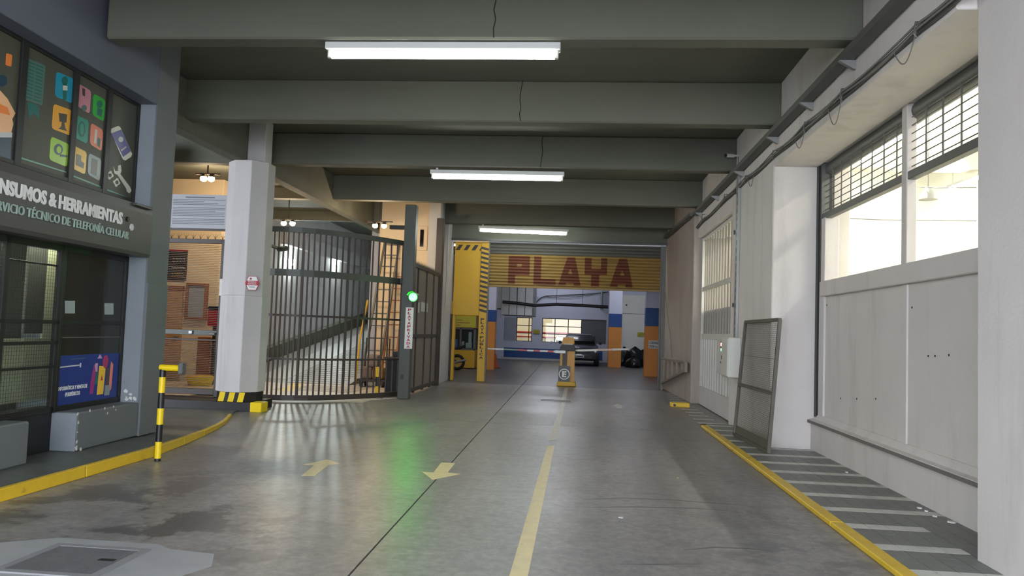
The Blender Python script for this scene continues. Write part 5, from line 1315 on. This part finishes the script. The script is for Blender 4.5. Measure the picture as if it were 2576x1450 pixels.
motorcycle(-3.05, 43.2, 1, 'black motorcycle whose top shows in the narrow garage window')
motorcycle(-.9, 43.2, 1, 'black motorcycle whose mirror shows in the wide garage window')

# ---- cars
def car(cx_, y0, label, paint, sc=1.0):
    t = thing('car', (cx_, y0+2, 0), label, 'car')
    def X(a): return cx_+a*sc
    def sect(rows, name, m, bevel=0.0, smooth=True):
        mb = MB(); mb.grid(rows); n = len(rows[0])
        return mb.build(name, m, t, smooth=smooth)
    # body: sections along y (w half width, z low, z belt)
    S_ = [(0.0, .70, .42, .66), (.06, .78, .32, .76), (.25, .85, .26, .86), (.9, .88, .24, .96), (1.25, .89, .24, 1.00), (2.4, .89, .24, 1.02), (3.6, .88, .24, 1.04), (4.1, .84, .30, 1.0), (4.2, .78, .40, .9)]
    rows = []
    for dy, wv_, zl, zh in S_:
        rows.append([(X(wv_*c), y0+dy*sc, z*sc) for c, z in ((0, zl), (.86, zl), (.98, zl+.08), (1.0, (zl+zh)/2), (.97, zh-.08), (.86, zh), (0, zh+.02), (-.86, zh), (-.97, zh-.08), (-1.0, (zl+zh)/2), (-.98, zl+.08), (-.86, zl), (0, zl))])
    mb = MB(); mb.grid(rows); mb.f.append(list(range(12))); e = len(mb.v)-13; mb.f.append([e+k for k in range(12)][::-1]); mb.build('body', paint, t, smooth=True)
    # greenhouse
    G_ = [(1.05, .76, .98, 1.00), (1.55, .68, .98, 1.38), (1.85, .64, .98, 1.49), (2.6, .63, .98, 1.52), (3.6, .64, .98, 1.48), (4.05, .70, .98, 1.05)]
    rows = [[(X(.80), y0+dy*sc, zl*sc), (X(wv_), y0+dy*sc, (zh-.04)*sc), (X(wv_*.86), y0+dy*sc, zh*sc), (X(-wv_*.86), y0+dy*sc, zh*sc), (X(-wv_), y0+dy*sc, (zh-.04)*sc), (X(-.80), y0+dy*sc, zl*sc)] for dy, wv_, zl, zh in G_]
    mb = MB(); mb.grid(rows); mb.build('cabin', paint, t, smooth=True)
    mb = MB(); mb.hexa([(X(-.72), y0+1.06*sc, 1.03*sc), (X(.72), y0+1.06*sc, 1.03*sc), (X(.72), y0+1.1*sc, 1.03*sc), (X(-.72), y0+1.1*sc, 1.03*sc),
                        (X(-.57), y0+1.69*sc, 1.44*sc), (X(.57), y0+1.69*sc, 1.44*sc), (X(.57), y0+1.75*sc, 1.44*sc), (X(-.57), y0+1.75*sc, 1.44*sc)]); mb.build('windscreen', M_GLASSD, t)
    for s in (-1, 1):
        MB().hexa([(X(s*.80), y0+1.5*sc, 1.05*sc), (X(s*.805), y0+1.5*sc, 1.05*sc), (X(s*.805), y0+3.5*sc, 1.05*sc), (X(s*.80), y0+3.5*sc, 1.05*sc), (X(s*.665), y0+1.8*sc, 1.42*sc), (X(s*.68), y0+1.8*sc, 1.42*sc), (X(s*.68), y0+3.4*sc, 1.42*sc), (X(s*.665), y0+3.4*sc, 1.42*sc)]).build('side_window', M_GLASSD, t)
        MB().box(X(s*.90), y0+1.25*sc, 1.0*sc, X(s*1.04), y0+1.35*sc, 1.13*sc).build('mirror', M_CARDK, t, bevel=.03)
        MB().prism([(0, 0), (.26, .02), (.30, .15), (.04, .13)], (X(s*.50) if s > 0 else X(-.50), y0+.04*sc, .64*sc), (s*sc, 0, 0), (0, 0, sc), (0, .06, 0)).build('headlamp', mat('headlamp%d%d' % (s, int(cx_*10)), (150, 152, 156), .15), t)
        MB().tube([(X(s*.60), y0+1.9*sc, 1.53*sc), (X(s*.60), y0+3.5*sc, 1.53*sc)], .02).build('roof_rail', M_DSTEEL, t)
        for dy in (.75, 3.3):
            MB().lathe((X(s*.92), y0+dy*sc, .31*sc), (-s, 0, 0), [(0, .2), (.02, .31*sc), (.2, .31*sc)], 20).build('wheel', M_RUBBER, t, smooth=True)
    MB().box(X(-.62), y0-.03*sc, .34*sc, X(.62), y0+.05, .50*sc).build('bumper', M_CARDK, t, bevel=.02)
    MB().box(X(-.42), y0-.01*sc, .56*sc, X(.42), y0+.05, .68*sc).build('grille', M_CARDK, t, bevel=.01)
    MB().box(X(-.2), y0-.045*sc, .40*sc, X(.2), y0-.03*sc, .50*sc).build('number_plate', M_WHITEM, t); MB().box(X(-.16), y0-.048*sc, .43*sc, X(.16), y0-.045*sc, .47*sc).build('plate_mark', M_BLK, t)
    return t
car(.03, 36.2, 'dark grey car parked head on behind the barrier', M_CAR, 1.0)
car(-.75, 43.9, 'white car partly seen through the wide garage window', mat('white_car_paint', (214, 214, 216), .3, var=.02), .92)
# ---- rubbish bags
def bag(x, y, z, r, h, label, seed):
    rnd = random.Random(seed); mb = MB(); rows = []; n = 16; ph = [rnd.uniform(0, 6.28) for _ in range(6)]
    for i in range(9):
        v = i/8; rr = max(.05, r*(1-abs(2*(v*.86+.12)-1)**3.2)**.5*(1.06-.30*v)) if i < 8 else .05
        row = []
        for k in range(n+1):
            a = 2*math.pi*(k % n)/n; f = 1+.10*math.sin(3*a+ph[0]+v*3)+.06*math.sin(5*a+ph[1]-v*5)
            row.append((x+rr*f*math.cos(a), y+rr*f*.8*math.sin(a), z+h*v*(1+.06*math.sin(2*a+ph[2]))))
        rows.append(row)
    mb.grid(rows); t = thing('rubbish_bag', (x, y, z), label, 'bag', 'black rubbish bags')
    mb.build('sack', M_BAG, t, smooth=True)
    MB().tube([(x, y, z+h*.97), (x+.03, y, z+h+.06)], [.05, .07], 8).build('knot', M_BAG, t)
bag(2.20, 38.42, 0, .40, .88, 'black rubbish bag directly behind the middle orange column', 1)
bag(2.68, 37.62, 0, .40, .92, 'tallest black rubbish bag of the heap', 2)
bag(3.12, 38.42, 0, .40, .78, 'black rubbish bag at the back right of the heap', 3)
bag(3.55, 37.62, 0, .40, .64, 'black rubbish bag next to the nearest orange column', 4)
bag(2.55, 36.86, 0, .38, .48, 'lowest black rubbish bag in front of the heap', 5)
q = onY(1246, 912, 31.2)
o = thing('traffic_cone', (q.x, 31.2, 0), 'orange traffic cone left of the barrier arm', 'cone')
MB().lathe((q.x, 31.2, .03), (0, 0, 1), [(0, .13), (.55, .03)], 16).build('cone', mat('cone_orange', (206, 84, 40), .5), o, smooth=True); MB().box(q.x-.17, 31.03, 0, q.x+.17, 31.37, .03).build('base', mat('cone_base', (150, 60, 30), .6), o)

# ---- scraps on the floor
for px, py, s, m, lab in ((1563, 1304, .022, M_WHITEM, 'scrap of white paper lying on the right lane'), (1705, 1204, .014, M_PAINTY, 'tiny yellow leaf lying near the right kerb'), (1223, 924, .07, M_WHITEM, 'white scrap at the foot of the lettered post'), (1302, 938, .10, M_WHITEM, 'white wrapper on the floor left of the barrier')):
    p = fl(px, py); mb = MB()
    pts = [(p.x+s*random.uniform(.6, 1.2)*math.cos(a), p.y+s*random.uniform(.6, 1.2)*math.sin(a)*1.3) for a in [k*math.pi/3 for k in range(6)]]
    o = MB().prism(pts, (0, 0, .002), (1, 0, 0), (0, 1, 0), (0, 0, .004)).build('paper_scrap' if m is M_WHITEM else 'fallen_leaf', m); tag(o, lab, 'scrap')

# loose wire on the far right wall and plaster crumbs along its foot
o = MB().tube([onX(px, py, 2.40) for px, py in ((1674, 655), (1672, 720), (1680, 800), (1688, 860), (1690, 900))], .008, 5).build('loose_wire', M_GCABLE); tag(o, 'thin loose wire hanging down the far right wall', 'wire')
rnd = random.Random(3)
for k, (px, py) in enumerate(((2312, 1280), (2330, 1288), (2352, 1301), (2394, 1316), (2130, 1190))):
    p = fl(px, py, .034); s_ = (.03, .018, .022, .04, .02)[k]
    pts = [(p.x+s_*rnd.uniform(.5, 1.1)*math.cos(a), p.y+s_*rnd.uniform(.5, 1.1)*math.sin(a)) for a in [j*math.pi/3 for j in range(6)]]
    o = MB().prism(pts, (0, 0, .034), (1, 0, 0), (0, 1, 0), (0, 0, .012)).build('plaster_crumb', M_CHIP); tag(o, 'white plaster crumb at the foot of the right wall, '+('largest of the near pair', 'smaller of the near pair', 'small one in the middle', 'big one nearest the street pillar', 'farthest one near the leaning panel')[k], 'crumb', 'plaster crumbs by the right wall')

# faint tyre scuffs on the right lane
M_SCUFF = mat('tyre_scuff', (92, 90, 90), .5, var=.1, scale=8)
for k, pts in enumerate((((1470, 1258), (1560, 1254), (1680, 1258), (1790, 1266), (1880, 1272)), ((1490, 1277), (1600, 1276), (1730, 1279), (1840, 1286)), ((1720, 1384), (1800, 1378), (1880, 1381), (1950, 1388)), ((1560, 1420), (1640, 1421), (1760, 1420)))):
    c = [fl(*p) for p in pts]; wd_ = .012
    paint('tyre_scuff', [(p.x, p.y-wd_*(.3 if i in (0, len(c)-1) else 1)) for i, p in enumerate(c)]+[(p.x, p.y+wd_*(.3 if i in (0, len(c)-1) else 1)) for i, p in reversed(list(enumerate(c)))], M_SCUFF, 'dark curved tyre scuff', z=.0012)
